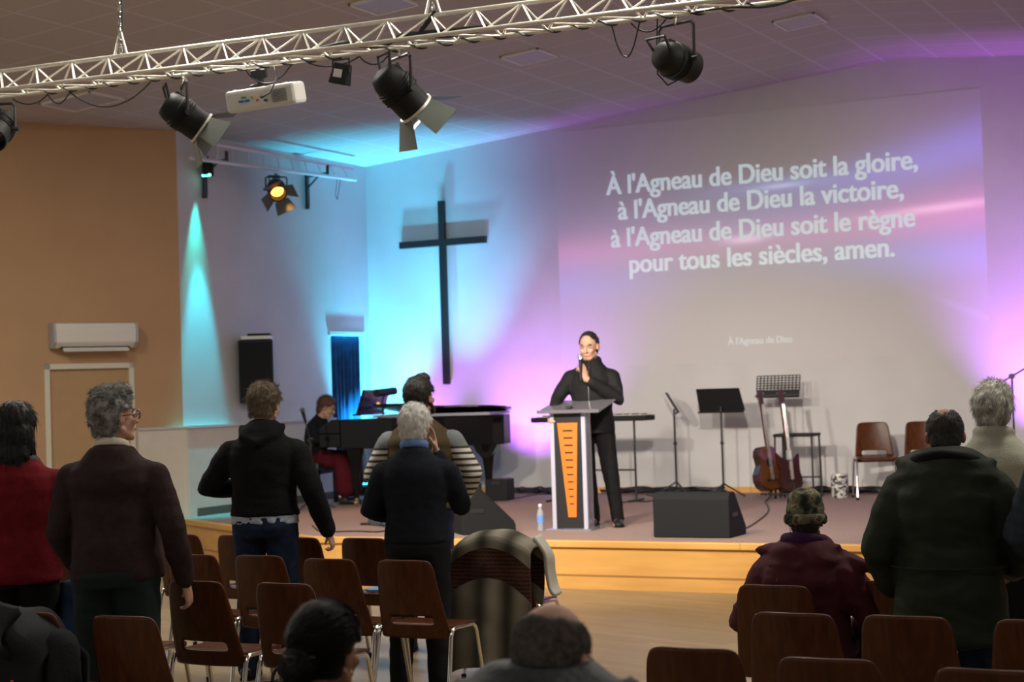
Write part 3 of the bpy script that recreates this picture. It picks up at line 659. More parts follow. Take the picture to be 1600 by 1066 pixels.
# bench
def bench(loc, rz):
    t = thing('piano_bench', 'black cushioned piano bench under the pianist', 'bench', loc, rz)
    MB().box((0, 0, .455), (.42, .76, .09)).build('cushion', mat('black leather', (.02, .02, .022), .4), t, bevel=.025); MB().box((0, 0, .39), (.38, .70, .05)).build('frame', M_gloss, t)
    for x in (-.16, .16):
        for y in (-.31, .31): MB().box((x, y, .19), (.05, .05, .38), taper=1.2).build('leg', M_gloss, t)
BN = Vector((-11.26, 17.02, S)); bench(BN, radians(12))
# black box under the piano tail, LED lamp
t = thing('equipment_box', 'small black square box on the stage floor under the piano tail', 'box', at_z(774, 783, S)+Vector((0, .12, 0)), radians(6))
MB().box((0, 0, .125), (.27, .26, .25)).build('box_body', M_black, t, bevel=.01); MB().box((0, -.133, .21), (.10, .01, .03)).build('handle', M_black2, t)
MB().box((.0, .0, .253), (.2, .18, .01)).build('top_panel', mat('grey panel', (.06, .06, .065), .4), t)
def wash(x, y, label, emitcol, tilt=0, w_=.22, estr=8):
    t = thing('wash_light', label, 'lamp', (x, y, S), 0, 'LED wash lights on the floor along the back wall')
    MB().box((0, 0, .10), (w_, .16, .10), RX(radians(20))).build('housing', M_black2, t, bevel=.01)
    mb = MB(); mb.tube([(-w_/2-.01, 0, .10), (-w_/2-.01, 0, .012), (w_/2+.01, 0, .012), (w_/2+.01, 0, .10)], .008, 6); mb.build('stand', M_black2, t)
    mm = mat('LED glow '+label.split()[0], tuple(.5*c for c in emitcol), .4, emit=emitcol, estr=estr)
    for k in range(3): MB().ell(RX(radians(20)) @ Vector((-.06+.06*k, 0, .052))+Vector((0, 0, .10)), (.022, .022, .01)).build('led', mm, t, True)
    return t
wash(-11.42, 18.50, 'cyan wash light in the corner behind the grand piano', (.05, .7, 1))
wash(-10.75, 18.48, 'violet wash light below the foot of the cross', (.6, .2, 1))
t = wash(-9.38, 18.08, 'magenta wash light between the piano tail and the lectern', (.7, .2, 1))
wash(-3.0, 18.12, 'purple wash light behind the parka man at the right', (.7, .2, 1))
# the teal one faces the audience as well
t = thing('wash_light', 'teal glowing wash light on the floor left of the small black box', 'lamp', at_z(736, 776, S)+Vector((0, 0, 0)), 0, 'LED wash lights on the floor along the back wall')
MB().box((0, 0, .10), (.26, .10, .13)).build('housing', M_black2, t, bevel=.01)
MB().tube([(-.14, 0, .1), (-.14, 0, .01), (.14, 0, .01), (.14, 0, .1)], .008, 6).build('stand', M_black2, t)
for k in range(3): MB().ell((-.065+.065*k, -.052, .115), (.028, .012, .022)).build('led', M_teal, t, True)

# keyboard on a stand behind the lectern
k0 = at_y(838, 657, 17.6); k1 = at_y(1016, 652, 17.6); kc = (k0+k1)/2
t = thing('stage_keyboard', 'slim dark stage keyboard on a thin stand behind the lectern', 'keyboard', (kc.x, 17.6, S), 0)
hk = kc.z-S; wk = (k1-k0).length
MB().box((0, 0, hk), (wk, .30, .06)).build('keyboard_body', M_black, t, bevel=.012)
MB().box((0, .08, hk+.033), (wk-.1, .13, .01)).build('white_keys', MATS['ivory keys'], t)
mb = MB()
for i in range(44):
    if i % 7 in (0, 1, 3, 4, 5): mb.box((-wk/2+.08+i*(wk-.16)/43, .05, hk+.042), (.014, .08, .012))
mb.build('black_keys', M_black, t)
for s in (-1, 1):
    mb = MB(); mb.tube([(s*wk*.36, .0, hk-.03), (s*wk*.36, .0, .02)], .014, 8); mb.tube([(s*wk*.36, -.2, .015), (s*wk*.36, .2, .015)], .014, 8); mb.build('stand_leg', M_black2, t, True)
MB().tube([(-wk*.36, 0, .35), (wk*.36, 0, .35)], .010, 8).build('stand_bar', M_black2, t, True)
# music stands
def music_stand(px, py, topz, desk, rz, label, tilt=20, perf=False, foldtype=True, group='black music stands', dx=0):
    p = at_z(px, py, S); p.y = min(p.y, 18.55); p = at_y(px, 0, p.y) if False else p
    t = thing('music_stand', label, 'music stand', p, rz, group)
    mb = MB()
    for a in range(3):
        an = radians(90+120*a); mb.tube([(0, 0, .16), (.24*cos(an), .24*sin(an), .012)], .009, 8)
    mb.build('tripod_base', M_black2, t, True)
    MB().tube([(0, 0, .10), (0, 0, topz)], .012, 10).build('pole', M_black2, t, True)
    MB().ell((0, 0, topz*.6), .022).build('clutch', M_black2, t, True)
    w_, h = desk; R_ = RX(radians(-tilt)); c = Vector((dx, .02, topz+h*.30))
    if perf:
        mb = MB(); n, m_ = 12, 6
        for i in range(n+1): mb.box(c+R_ @ Vector((-w_/2+i*w_/n, 0, .03)), (.010, .006, h-.07), R_)
        for j in range(m_+1): mb.box(c+R_ @ Vector((0, 0, -h/2+.07+j*(h-.08)/m_)), (w_, .006, .010), R_)
        mb.box(c+R_ @ Vector((0, 0, -h/2+.03)), (w_, .006, .09), R_)
    else: mb = MB().prism([(-w_/2, -h/2), (w_/2, -h/2), (w_/2*.94, h/2), (-w_/2*.94, h/2)], -.004, .004, 'y').xf(Matrix.Translation(c) @ R_.to_4x4())
    mb.build('desk', M_black, t)
    MB().box(c+R_ @ Vector((0, -.03 if rz == 0 else .03, -h/2)), (w_, .06, .008), R_).build('desk_ledge', M_black2, t)
    return t
music_stand(1131, 778, 1.02, (.56, .27), pi*.97, 'black music stand with a solid desk in front of two thin poles', 24)
music_stand(1091, 768, 1.00, (.50, .26), radians(115), 'black music stand seen edge-on left of the solid-desk stand', 30)
music_stand(1229, 775, 1.16, (.50, .25), 0, 'tall music stand with a perforated desk above the guitars', 14, True, dx=-.06)
# guitars
def guitar(loc, rz, label, body_m, sc=1.0, tilt=8, elec=False):
    t = thing('guitar', label, 'guitar', loc, rz, 'guitars leaning in a stand')
    R_ = RX(radians(-tilt))
    out = []
    if elec: prof = [(.0, 0), (.10, .01), (.16, .06), (.165, .14), (.13, .22), (.15, .30), (.155, .40), (.11, .36), (.05, .34), (-.05, .34), (-.12, .38), (-.16, .42), (-.15, .30), (-.125, .22), (-.165, .12), (-.15, .05), (-.09, .01)]; dpt = .045
    else: prof = [(0, 0), (.09, .01), (.16, .05), (.195, .12), (.19, .19), (.15, .25), (.125, .29), (.13, .34), (.145, .39), (.13, .45), (.08, .485), (0, .49)]; prof = prof+[(-x, z) for x, z in reversed(prof[1:-1])]; dpt = .10
    M4 = R_.to_4x4()
    MB().prism(prof, -dpt/2, dpt/2, 'y').xf(M4).build('body', body_m, t, bevel=.008)
    if not elec: MB().prism([(x*.93, .02+z*.95) for x, z in prof], -dpt/2-.003, -dpt/2, 'y').xf(M4).build('soundboard', mat('amber soundboard', (.12, .04, .012), .3, var=.2), t)
    MB().tube([(0, -dpt/2-.004, .34), (0, -dpt/2-.004, .341)], .001).xf(M4) if False else None
    if not elec:
        MB().lathe([(0, 0), (.05, 0), (.05, .003), (0, .003)], rot=RX(pi/2)).xf(M4 @ Matrix.Translation((0, -dpt/2-.003, .31))).build('sound_hole', M_black, t)
    MB().box((0, -dpt/2-.006, .12), (.14, .012, .02)).xf(M4).build('bridge', M_black, t)
    MB().box((0, -dpt/2-.008 if not elec else -.03, .69), (.052, .022, .50)).xf(M4).build('neck', mat('dark neck wood', (.06, .03, .018), .35), t)
    hd = MB().prism([(-.03, .93), (.03, .93), (.04, 1.10), (-.04, 1.10)], -dpt/2-.012, -dpt/2+.006, 'y').xf(M4).build('headstock', mat('dark neck wood', (.06, .03, .018), .35), t)
    mb = MB()
    for k in range(3):
        for s in (-1, 1): mb.tube([Vector((s*.03, -dpt/2, .96+k*.05)), Vector((s*.06, -dpt/2, .96+k*.05))], .006, 6)
    mb.xf(M4); 
    for i in range(0): pass
    mb.build('tuning_pegs', M_chrome, hd)
    mb = MB()
    for k in range(6): mb.tube([(-.022+k*.0088, -dpt/2-.022, .12), (-.018+k*.0072, -dpt/2-.022, .94)], .0007, 4)
    mb.xf(M4).build('strings', M_chrome, t); return t
gy = 17.75
ga = at_z(1210, 783, S); gb = at_z(1239, 781, S)
gs = thing('guitar_stand', 'low black folding stand holding two guitars', 'guitar stand', (ga+gb)/2+Vector((0, .02, 0)), 0)
for x in (-.12, .12):
    MB().tube([(x, .16, .42), (x, -.10, .05), (x, -.24, .012)], .011, 8).build('leg', M_black2, gs, True); MB().tube([(x, .16, .42), (x, .26, .012)], .011, 8).build('leg', M_black2, gs, True)
MB().tube([(-.22, -.12, .075), (.22, -.12, .075)], .011, 8).build('cradle_bar', M_black2, gs, True); MB().tube([(-.12, .16, .42), (.12, .16, .42)], .011, 8).build('top_bar', M_black2, gs, True)
guitar((ga+gb)/2+Vector((-.13, -.07, .10)), radians(66), 'acoustic guitar with amber top leaning in the stand', M_guitar)
guitar((ga+gb)/2+Vector((.10, -.02, .10)), radians(60), 'slim dark red electric guitar behind the acoustic guitar', mat('dark red lacquer', (.035, .008, .006), .2), elec=True)
# tall stool frame
p0, p1 = at_y(1217, 690, 18.2), at_y(1274, 690, 18.2); wS = (p1-p0).length; hs = (p0.z+p1.z)/2+.05-S
t = thing('tall_stool', 'tall stool with a thin black seat and slender legs right of the guitars', 'stool', ((p0.x+p1.x)/2, 18.2, S))
MB().box((0, 0, .69), (wS+.03, .34, .035)).build('seat', M_black, t, bevel=.01)
for x in (-1, 1):
    for y in (-1, 1): MB().tube([(x*wS/2, y*.14, .68), (x*wS/2*1.04, y*.16, 0)], .012, 8).build('leg', M_black2, t, True)
MB().tube([(-wS/2, .14, .22), (wS/2, .14, .22)], .009, 8).build('foot_rail', M_black2, t, True)
# tin
t = thing('patterned_tin', 'small black and white patterned tin beside the left stage chair', 'tin', at_z(1309, 779, S)+Vector((0, .09, 0)))
m = mat('black white pattern', (.5, .5, .48), .5); nt = m.node_tree; tc = node(nt, 'ShaderNodeTexCoord'); mp = node(nt, 'ShaderNodeMapping'); mp.inputs['Scale'].default_value = (22, 22, 26); nt.links.new(tc.outputs['Object'], mp.inputs[0])
vo = node(nt, 'ShaderNodeTexNoise'); vo.inputs['Scale'].default_value = 1.2; nt.links.new(mp.outputs[0], vo.inputs[0]); lt = math_n(nt, 'GREATER_THAN', vo.outputs[0], .5)
mx = node(nt, 'ShaderNodeMix', data_type='RGBA'); nt.links.new(lt, mx.inputs[0]); mx.inputs[6].default_value = (.03, .03, .035, 1); mx.inputs[7].default_value = (.5, .49, .46, 1); nt.links.new(mx.outputs[2], nt.nodes['Principled BSDF'].inputs['Base Color'])
MB().lathe([(0, 0), (.088, 0), (.092, .01), (.092, .235), (.088, .245), (0, .245)]).build('tin_body', m, t, True); MB().lathe([(0, .243), (.094, .243), (.094, .262), (0, .265)]).build('tin_lid', M_alu, t, True)
# microphone stands
def mic_stand(p, h, tip, label, sc=1):
    t = thing('microphone_stand', label, 'microphone stand', p, 0, 'microphone stands at the sides of the stage')
    mb = MB()
    for a in range(3):
        an = radians(30+120*a); mb.tube([(0, 0, .12), (.26*cos(an), .26*sin(an), .012)], .009, 8)
    mb.build('tripod_base', M_black2, t, True); MB().tube([(0, 0, .08), (0, 0, h)], .010, 8).build('pole', M_black2, t, True)
    MB().tube([(-.0, -.03, h), (0, .03, h)], .028, 10).build('clutch', M_black2, t, True)
    tip = Vector(tip); b0 = Vector((0, 0, h)); MB().tube([b0-(tip-b0)*.35, tip], .008, 8).build('boom', M_black2, t, True)
    d = (tip-b0).normalized(); MB().tube([tip, tip+d*.13], [.014, .022], 12).build('microphone', M_black, t, True); MB().ell(tip+d*.15, .028).build('microphone_head', mat('mic grille', (.08, .08, .08), .5), t, True)
p = Vector((-2.72, 17.3, S)); pp = at_y(1581, 588, 17.3); mic_stand((pp.x, 17.3, S), pp.z-S, (.36, 0, pp.z-S+.20), 'black boom microphone stand at the right edge of the picture')
pm = at_y(485, 690, 16.3); mic_stand((max(pm.x, -11.25), 16.3, S), .78, (-.03, -.04, .98), 'small microphone on a stand beside the pianist')
# cables at the foot of the back wall
mb = []
for i, (x0, x1, lab) in enumerate([(-9.6, -8.7, 'tangled black cables at the wall left of the lectern'), (-8.3, -6.8, 'thick heap of black cables along the wall behind the speaking man'), (-6.1, -4.9, 'black cables along the wall behind the guitars')]):
    t = MB()
    for k in range(7):
        n = 26; ph = random.random()*6; pts = [(x0+(x1-x0)*j/n, YB-.16-.05*k*.5+.06*sin(j*.8+ph+k), S+.015+.016*(k % 4)+.02*abs(sin(j*.5+ph))) for j in range(n+1)]
        t.tube(pts, .011, 6)
    tag(t.build('cable_heap', M_cable, None, True), lab, 'cables', 'cable heaps along the back wall')['kind'] = 'stuff'
def floor_cable(pxs, lab, r=.007):
    pts = [at_z(a, b_, S)+Vector((0, 0, r)) for a, b_ in pxs]
    q = []
    for i in range(len(pts)-1):
        for k in range(4): q.append(pts[i].lerp(pts[i+1], k/4))
    q.append(pts[-1])
    for _ in range(3): q = [q[0]]+[(q[i-1]+q[i]*2+q[i+1])/4 for i in range(1, len(q)-1)]+[q[-1]]
    tag(MB().tube(q, r, 6).build('floor_cable', M_cable, None, True), lab, 'cable')
floor_cable([(488, 822), (500, 834), (530, 832), (560, 831), (590, 833), (612, 829)], 'black cable curling over the stage edge beside the upright grey loudspeaker')
floor_cable([(790, 782), (815, 778), (845, 772), (870, 774)], 'black cable on the stage left of the lectern')
floor_cable([(960, 790), (985, 783), (1010, 786), (1035, 780), (1010, 774)], 'black cable behind the right wedge monitor')
floor_cable([(1142, 835), (1170, 826), (1205, 800), (1195, 785)], 'black cable running from the right wedge monitor to the guitars')

# ================================================================== chairs
def make_chair():
    t = thing('stacking_chair', '', 'chair', (0, 0, 0), 0, 'brown plywood chairs with chrome legs')
    # backrest: tapering curved shell, opening at its foot
    nu, nv = 12, 17; vs = []; fs = []
    for j in range(nv+1):
        v = j/nv; hw = .212-.048*v
        for i in range(nu+1):
            u = -1+2*i/nu
            e = 0
            z = .385+.425*v; y = -.155-.115*v-.012*sin(v*pi)+.030*u*u
            uu = u
            if v > .85: uu = u*(1-.07*((v-.85)/.15)**2)
            vs.append((uu*hw, y, z-(.010*abs(u)**8 if v > .9 else 0)))
    for j in range(nv):
        for i in range(nu):
            if j in (3, 4) and 2 <= i <= 9: continue
            a = j*(nu+1)+i; fs.append((a, a+1, a+nu+2, a+nu+1))
    o = MB().add(vs, fs).build('backrest', M_chairwood, t, True, solid=.013); 
    md = o.modifiers.new('sub', 'SUBSURF'); md.levels = 1; md.render_levels = 1
    o.modifiers.move(1, 0)
    # seat
    vs = []; fs = []; nu, nv = 10, 10
    for j in range(nv+1):
        v = j/nv; y = -.160+.375*v; hw = .20+.012*sin(v*pi)-(.03*((v-.8)/.2)**2 if v > .8 else 0)
        for i in range(nu+1):
            u = -1+2*i/nu; z = .445-.012*(1-u*u)*sin(v*pi)-(.025*((v-.8)/.2)**2 if v > .8 else 0)+(.012*((.2-v)/.2)**2 if v < .2 else 0)
            vs.append((u*hw, y, z))
    for j in range(nv):
        for i in range(nu): a = j*(nu+1)+i; fs.append((a, a+1, a+nu+2, a+nu+1))
    MB().add(vs, fs).build('seat', M_chairwood, t, True, solid=.014)
    for s in (-1, 1):
        pts = [(s*.225, .215, .015)]+[(s*.222, .16+(-.0), .38)]
        a = Vector((s*.235, .20, .012)); b_ = Vector((s*.222, .125, .40)); c = Vector((s*.220, .085, .437)); d = Vector((s*.220, -.115, .437)); e = Vector((s*.222, -.155, .40)); f = Vector((s*.235, -.235, .012))
        fr = MB().tube([a, b_, b_.lerp(c, .5)+Vector((0, .006, .006)), c, d, d.lerp(e, .5)+Vector((0, -.006, .006)), e, f], .0115, 10).build('side_frame', M_chrome, t, True)
        for q in (a, f): MB().tube([q-Vector((0, 0, .011)), q+Vector((0, 0, .02))], .015, 10).build('foot_cap', M_rubber, fr, True)
        MB().tube([(s*.222, -.02, .437), (s*.17, -.02, .430)], .010, 8).build('seat_bracket', M_chrome, t, True)
    MB().tube([(-.17, -.02, .425), (.17, -.02, .425)], .010, 8).build('cross_bar', M_chrome, t, True)
    return t
CH0 = make_chair(); CH_USED = False
def chair(x, y, label, rz=0, z=0, group='brown plywood chairs with chrome legs'):
    """x, y = middle of the top edge of the backrest"""
    global CH_USED
    t = CH0 if not CH_USED else copy_tree(CH0); CH_USED = True
    off = RZ(rz) @ Vector((0, .27, 0)); t.location = (x+off.x, y+off.y, z); t.rotation_euler = (0, 0, rz); t['label'] = label; t['group'] = group; return t
R5 = lambda a: radians(a+random.uniform(-1.5, 1.5))
chair(-4.665, 5.58, 'brown plywood chair at lower left behind the grey-haired man in the brown sweater', R5(0))
chair(-5.19, 5.58, 'brown plywood chair under the dark coat at the bottom left corner', R5(0))
chair(-5.18, 6.74, 'brown plywood chair beside the hanging hand of the man in the brown sweater', R5(0))
chair(-4.67, 6.75, 'brown plywood chair just left of the woman with the hair bun', R5(-1))
chair(-5.74, 6.70, 'brown plywood chair glimpsed between the red sweater and the brown sweater', R5(0))
chair(-6.07, 7.88, 'brown plywood chair whose edge shows right of the brown sweater sleeve, third row', R5(0))
chair(-5.625, 7.90, 'brown plywood chair directly behind the man in the black hoodie', R5(0))
chair(-5.095, 7.80, 'brown plywood chair right of the one directly behind the black hoodie man', R5(0))
chair(-4.63, 7.81, 'reddish brown chair directly behind the white-haired man in the navy sweater', R5(0))
chair(-7.02, 7.75, 'brown plywood chair showing above the hip of the woman in the red sweater', R5(0))
chair(-7.06, 9.03, 'far brown chair nearest the sleeve of the brown sweater, foremost row', R5(0))
chair(-6.58, 9.03, 'far brown chair left of the black hoodie man, foremost row', R5(0))
chair(-6.07, 8.94, 'far brown chair in front of the right hand of the black hoodie man', R5(0))
chair(-5.59, 8.96, 'far brown chair with a blue booklet, left of the white-haired man, foremost row', R5(0))
chair(-4.62, 8.84, 'chair hidden under the striped blanket near the stage', R5(0))
chair(-2.09, 5.40, 'brown chair at the bottom centre right, left of the seated capped person', R5(0))
chair(-1.60, 5.31, 'brown chair at the bottom right below the capped person, cut by the frame', R5(0))
chair(-1.08, 5.24, 'brown chair in the bottom right corner, lowest of all', R5(0))
chair(-2.03, 6.31, 'brown chair directly behind the seated person in the maroon jacket', R5(0))
chair(-1.60, 6.33, 'brown chair directly behind the bald man in the green parka', R5(0))
chair(-1.11, 6.33, 'brown chair at the right edge behind the parka sleeve', R5(0))
chair(-2.38, 7.15, 'brown chair on which the person in the maroon jacket sits', R5(0))
chair(-1.90, 7.39, 'brown chair between the maroon jacket and the green parka', R5(0))
chair(-2.32, 3.28, 'chair on which the woman with the hair bun sits', R5(-3))
chair(-1.55, 2.85, 'chair on which the balding man with glasses sits', R5(0))
# two chairs on the stage facing the hall
for px, lab in ((1360, 'brown plywood chair with chrome legs on stage, left of the pair'), (1437, 'brown plywood chair on stage, right of the pair, half behind the parka man')):
    p = at_y(px, 700, 18.25); chair(p.x, 18.35, lab, pi+radians(22), ST, 'plywood chairs on the stage')

# things on chairs
def cloth(name, mt, fn, nu, nv, parent=None, th=.012, seed=0, amp=.01, fr=9):
    vs = []; fs = []
    for j in range(nv+1):
        for i in range(nu+1):
            p = Vector(fn(i/nu, j/nv)); d = noise.noise_vector(p*fr+Vector((seed, 0, 0)))*amp; vs.append(p+d)
    for j in range(nv):
        for i in range(nu): a = j*(nu+1)+i; fs.append((a, a+1, a+nu+2, a+nu+1))
    o = MB().add(vs, fs).build(name, mt, parent, True, solid=th); md = o.modifiers.new('sub', 'SUBSURF'); md.levels = 1; md.render_levels = 1; o.modifiers.move(1, 0); return o
# striped blanket over a chair back: front hanging long towards the camera
m = mat('striped blanket wool', (.15, .13, .10), .95); nt = m.node_tree; b = nt.nodes['Principled BSDF']
tc = node(nt, 'ShaderNodeTexCoord'); sp = node(nt, 'ShaderNodeSeparateXYZ'); nt.links.new(tc.outputs['Object'], sp.inputs[0])
w1 = math_n(nt, 'SINE', math_n(nt, 'MULTIPLY', sp.outputs[0], 36)); w1 = math_n(nt, 'MULTIPLY_ADD', w1, .5, .5)
mx = node(nt, 'ShaderNodeMix', data_type='RGBA'); nt.links.new(w1, mx.inputs[0]); mx.inputs[6].default_value = (.05, .046, .036, 1); mx.inputs[7].default_value = (.24, .22, .175, 1)
# dark patterned band
bz = math_n(nt, 'ABSOLUTE', math_n(nt, 'SUBTRACT', math_n(nt, 'MULTIPLY_ADD', math_n(nt, 'MULTIPLY', sp.outputs[0], sp.outputs[0]), 1.6, sp.outputs[2]), -.15)); inb = math_n(nt, 'LESS_THAN', bz, .085)
ck = node(nt, 'ShaderNodeTexWave', wave_type='BANDS', bands_direction='Z', wave_profile='SIN'); ck.inputs['Scale'].default_value = 14; ck.inputs['Distortion'].default_value = 3; ck.inputs['Detail Scale'].default_value = 6; nt.links.new(tc.outputs['Object'], ck.inputs[0])
mb2 = node(nt, 'ShaderNodeMix', data_type='RGBA'); nt.links.new(ck.outputs[1], mb2.inputs[0]); mb2.inputs[6].default_value = (.016, .014, .012, 1); mb2.inputs[7].default_value = (.085, .028, .018, 1)
mx2 = node(nt, 'ShaderNodeMix', data_type='RGBA'); nt.links.new(inb, mx2.inputs[0]); nt.links.new(mx.outputs[2], mx2.inputs[6]); nt.links.new(mb2.outputs[2], mx2.inputs[7]); nt.links.new(mx2.outputs[2], b.inputs['Base Color'])
bl = thing('striped_blanket', 'grey-brown striped woollen blanket with dark patterned band draped over a chair near the stage', 'blanket', (-4.60, 8.84, .85), 0)
def fn(u, v):
    a = (u-.5)*2; ww = .235+.065*min(1, v*1.4); x = a*ww; 
    # v 0 = inside front, over top, down the back
    if v < .16: z = -.34*(.16-v)/.16; y = .115-.05*(1-v/.16)*0
    elif v < .24: t_ = (v-.16)/.08; z = .03*sin(t_*pi); y = .115-t_*.20
    else: t_ = (v-.24)/.76; z = -.74*t_; y = -.085-.10*t_**.8
    y += -.025*cos(a*7)*max(0, v-.2); z -= .09*abs(a)**3
    return (x, y, z)
cloth('wool_outer', m, fn, 34, 40, bl, .012, 3, .014, 7)
def fn(u, v): return (.225+.13*v**.8+.02*sin(v*6), .13-.11*u*(1-.2*v), -.01-.34*v-.10*u*0)
part_label(cloth('fleece_lining', mat('cream fleece', (.50, .48, .42), .95, bump=.4, bscale=150), fn, 6, 14, bl, .02, 5, .012), 'cream fleece lining edge')
# dark coat on the bottom-left chair
co = thing('dark_coat', 'dark grey coat with thin orange piping heaped over a chair in the bottom left corner', 'coat', (-5.24, 5.60, .765), 0)
def fn(u, v):
    a = (u-.5)*2; x = a*(.25+.10*v)
    if v < .2: z = .03-.30*(.2-v)/.2; y = .14
    elif v < .34: t_ = (v-.2)/.14; z = .04+.03*sin(t_*pi); y = .14-.30*t_
    else: t_ = (v-.34)/.66; z = .04-.60*t_; y = -.16-.11*t_
    z -= .16*abs(a)**2.4; y += .035*sin(a*6+v*5)*v
    return (x, y, z)
cloth('coat_body', mat('dark grey coat cloth', (.012, .013, .015), .8, bump=.2, bscale=90), fn, 26, 26, co, .03, 1, .05, 6)
MB().caps([(.26, -.03, -.10), (.32, -.08, -.34), (.30, -.12, -.62)], [.085, .085, .07]).build('sleeve', MATS['dark grey coat cloth'], co, True)
MB().caps([(-.28, -.03, -.10), (-.34, -.08, -.34), (-.30, -.12, -.62)], [.085, .085, .07]).build('sleeve', MATS['dark grey coat cloth'], co, True)
cloth('hood', mat('dark grey coat cloth', (.011, .011, .012), .8), lambda u, v: ((u-.5)*.36-.05, -.12-.10*sin(v*pi)-.02, .10-.22*v+.03*cos((u-.5)*6)), 12, 10, co, .04, 4, .04, 7)
part_label(MB().tube([(.20, -.25, -.20), (.24, -.28, -.30), (.20, -.31, -.42), (.16, -.33, -.52)], .006, 6).build('piping', mat('orange red piping', (.45, .06, .025), .6), co, True), 'orange red piping')
# blue denim jacket on the middle chair of the second row
dj = thing('denim_jacket', 'dark blue denim jacket hanging on a chair between the red and brown sweaters', 'jacket', (-5.70, 6.64, .80), 0)
cloth('jacket_body', mat('dark denim', (.02, .04, .09), .9, var=.2), lambda u, v: ((u-.5)*(.26+.1*v), (.16-.30*min(1, v/.3)) if v < .3 else -.14-.08*(v-.3), (.03 if v < .3 else .03-.62*(v-.3))-.06*abs(2*u-1)**2), 14, 20, dj, .02, 2, .03, 8)
for s in (-1, 1): MB().caps([(s*.16, -.16, -.02), (s*.19, -.20, -.25), (s*.17, -.21, -.45)], [.045, .042, .035]).build('sleeve', MATS['dark denim'], dj, True)
# blue booklet
t = thing('blue_booklet', 'light blue booklet lying on a far chair seat left of the white-haired man', 'booklet', (-5.56, 9.22, .458), radians(12))
MB().box((0, 0, .009), (.20, .27, .014)).build('pages', mat('paper edge', (.6, .6, .58), .8), t); MB().box((0, 0, .019), (.21, .28, .006)).build('cover', mat('light blue cover', (.10, .30, .62), .5), t)
# grey bag at the lower left
t = thing('grey_bag', 'dark grey open bag on the floor right of the lower left chair', 'bag', (-4.25, 6.10, 0), radians(10))
bp = [(.17*cos(a)*(1 if abs(cos(a)) < .8 else .97), .11*sin(a)) for a in [2*pi*k/20 for k in range(20)]]
mb = MB(); mb.rings([[(x*s_, y*s_, z) for x, y in bp] for s_, z in ((.9, 0), (1.0, .05), (1.02, .30), (1.0, .46), (.93, .46), (.92, .30), (.85, .06))]); mb.build('bag_body', mat('dark grey nylon', (.035, .037, .042), .7, bump=.3, bscale=30), t, True)
MB().tube(arc((0, .10, .46), .07, 0, pi, 10, 'xz'), .008, 8).build('handle', M_black2, t, True)

# ================================================================== people
def remeshed(mb, name, mt, parent, voxel=.011, smooth=4, fold=0, ff=9, fz=1.0, seed=0, rib=None):
    """weld overlapping shapes into one skin, relax it and add cloth folds"""
    me = D.meshes.new(name); me.from_pydata([tuple(v) for v in mb.v], [], mb.f); me.update()
    bm = bmesh.new(); bm.from_mesh(me); bmesh.ops.recalc_face_normals(bm, faces=bm.faces); bm.to_mesh(me); bm.free()
    o = D.objects.new(name, me); COL.objects.link(o)
    r = o.modifiers.new('r', 'REMESH'); r.mode = 'VOXEL'; r.voxel_size = voxel; r.use_smooth_shade = True
    s = o.modifiers.new('s', 'SMOOTH'); s.factor = .5; s.iterations = smooth
    bpy.context.view_layer.update(); dg = bpy.context.evaluated_depsgraph_get()
    me2 = D.meshes.new_from_object(o.evaluated_get(dg)); D.objects.remove(o); D.meshes.remove(me)
    me2.name = name
    if fold:
        for v in me2.vertices:
            c = v.co; n = v.normal
            a = noise.noise(Vector((c.x*ff, c.y*ff, c.z*ff*fz))+Vector((seed*3.1, 0, 0)))
            b_ = 1-abs(noise.noise(Vector((c.x*ff*.9+c.z*4, c.y*ff*.9, c.z*ff*1.5*fz))+Vector((0, seed*2.3, 5))))*2
            d = fold*(a*.9+b_*.5)
            if rib: d += rib[1]*(sin(c.z*rib[0]))
            v.co = c+n*d
    for p in me2.polygons: p.use_smooth = True
    me2.materials.clear(); me2.materials.append(mt); me2.update()
    o = D.objects.new(name, me2); COL.objects.link(o)
    if parent: o.parent = parent
    return o
def hair_fibres(mesh_obj, name, mt, parent, count, length, flow, lift=.35, jit=.25, r=.0011, seed=1, mask=None, curl=0):
    rnd = random.Random(seed); me = mesh_obj.data; polys = me.polygons; n = len(polys); cum = []; t = 0
    for p in polys: t += p.area; cum.append(t)
    import bisect
    vs = []; fs = []
    k = 0; tries = 0
    while k < count and tries < count*6:
        tries += 1
        p = polys[bisect.bisect(cum, rnd.random()*t) % n]; c = Vector(p.center)+Vector([rnd.uniform(-.004, .004) for _ in range(3)]); nn = Vector(p.normal)
        if mask and not mask(c, rnd): continue
        k += 1
        f = flow(c); f = f-nn*f.dot(nn); d = (f.normalized() if f.length > 1e-6 else nn.orthogonal())+nn*lift+Vector([rnd.gauss(0, jit) for _ in range(3)]); d.normalize()
        L = length*rnd.uniform(.6, 1.15); pts = [c-nn*.002]; dd = d.copy()
        for s in range(3):
            pts.append(pts[-1]+dd*L/3); dd = (dd+f.normalized()*.35-nn*lift*.35+Vector([rnd.gauss(0, curl) for _ in range(3)])).normalized() if f.length > 1e-6 else dd
        u = d.orthogonal().normalized(); q = d.cross(u)
        b0 = len(vs)
        for s, pt in enumerate(pts):
            rr = r*(1, .9, .65, .15)[s]
            for a in range(3): an = a*2.0944; vs.append(pt+u*rr*cos(an)+q*rr*sin(an))
        for s in range(3):
            for a in range(3): fs.append((b0+s*3+a, b0+s*3+(a+1) % 3, b0+s*3+3+(a+1) % 3, b0+s*3+3+a))
    m_ = D.meshes.new(name); m_.from_pydata([tuple(v) for v in vs], [], fs); m_.update(); m_.materials.append(mt)
    for p in m_.polygons: p.use_smooth = True
    o = D.objects.new(name, m_); COL.objects.link(o); o.parent = parent; return o
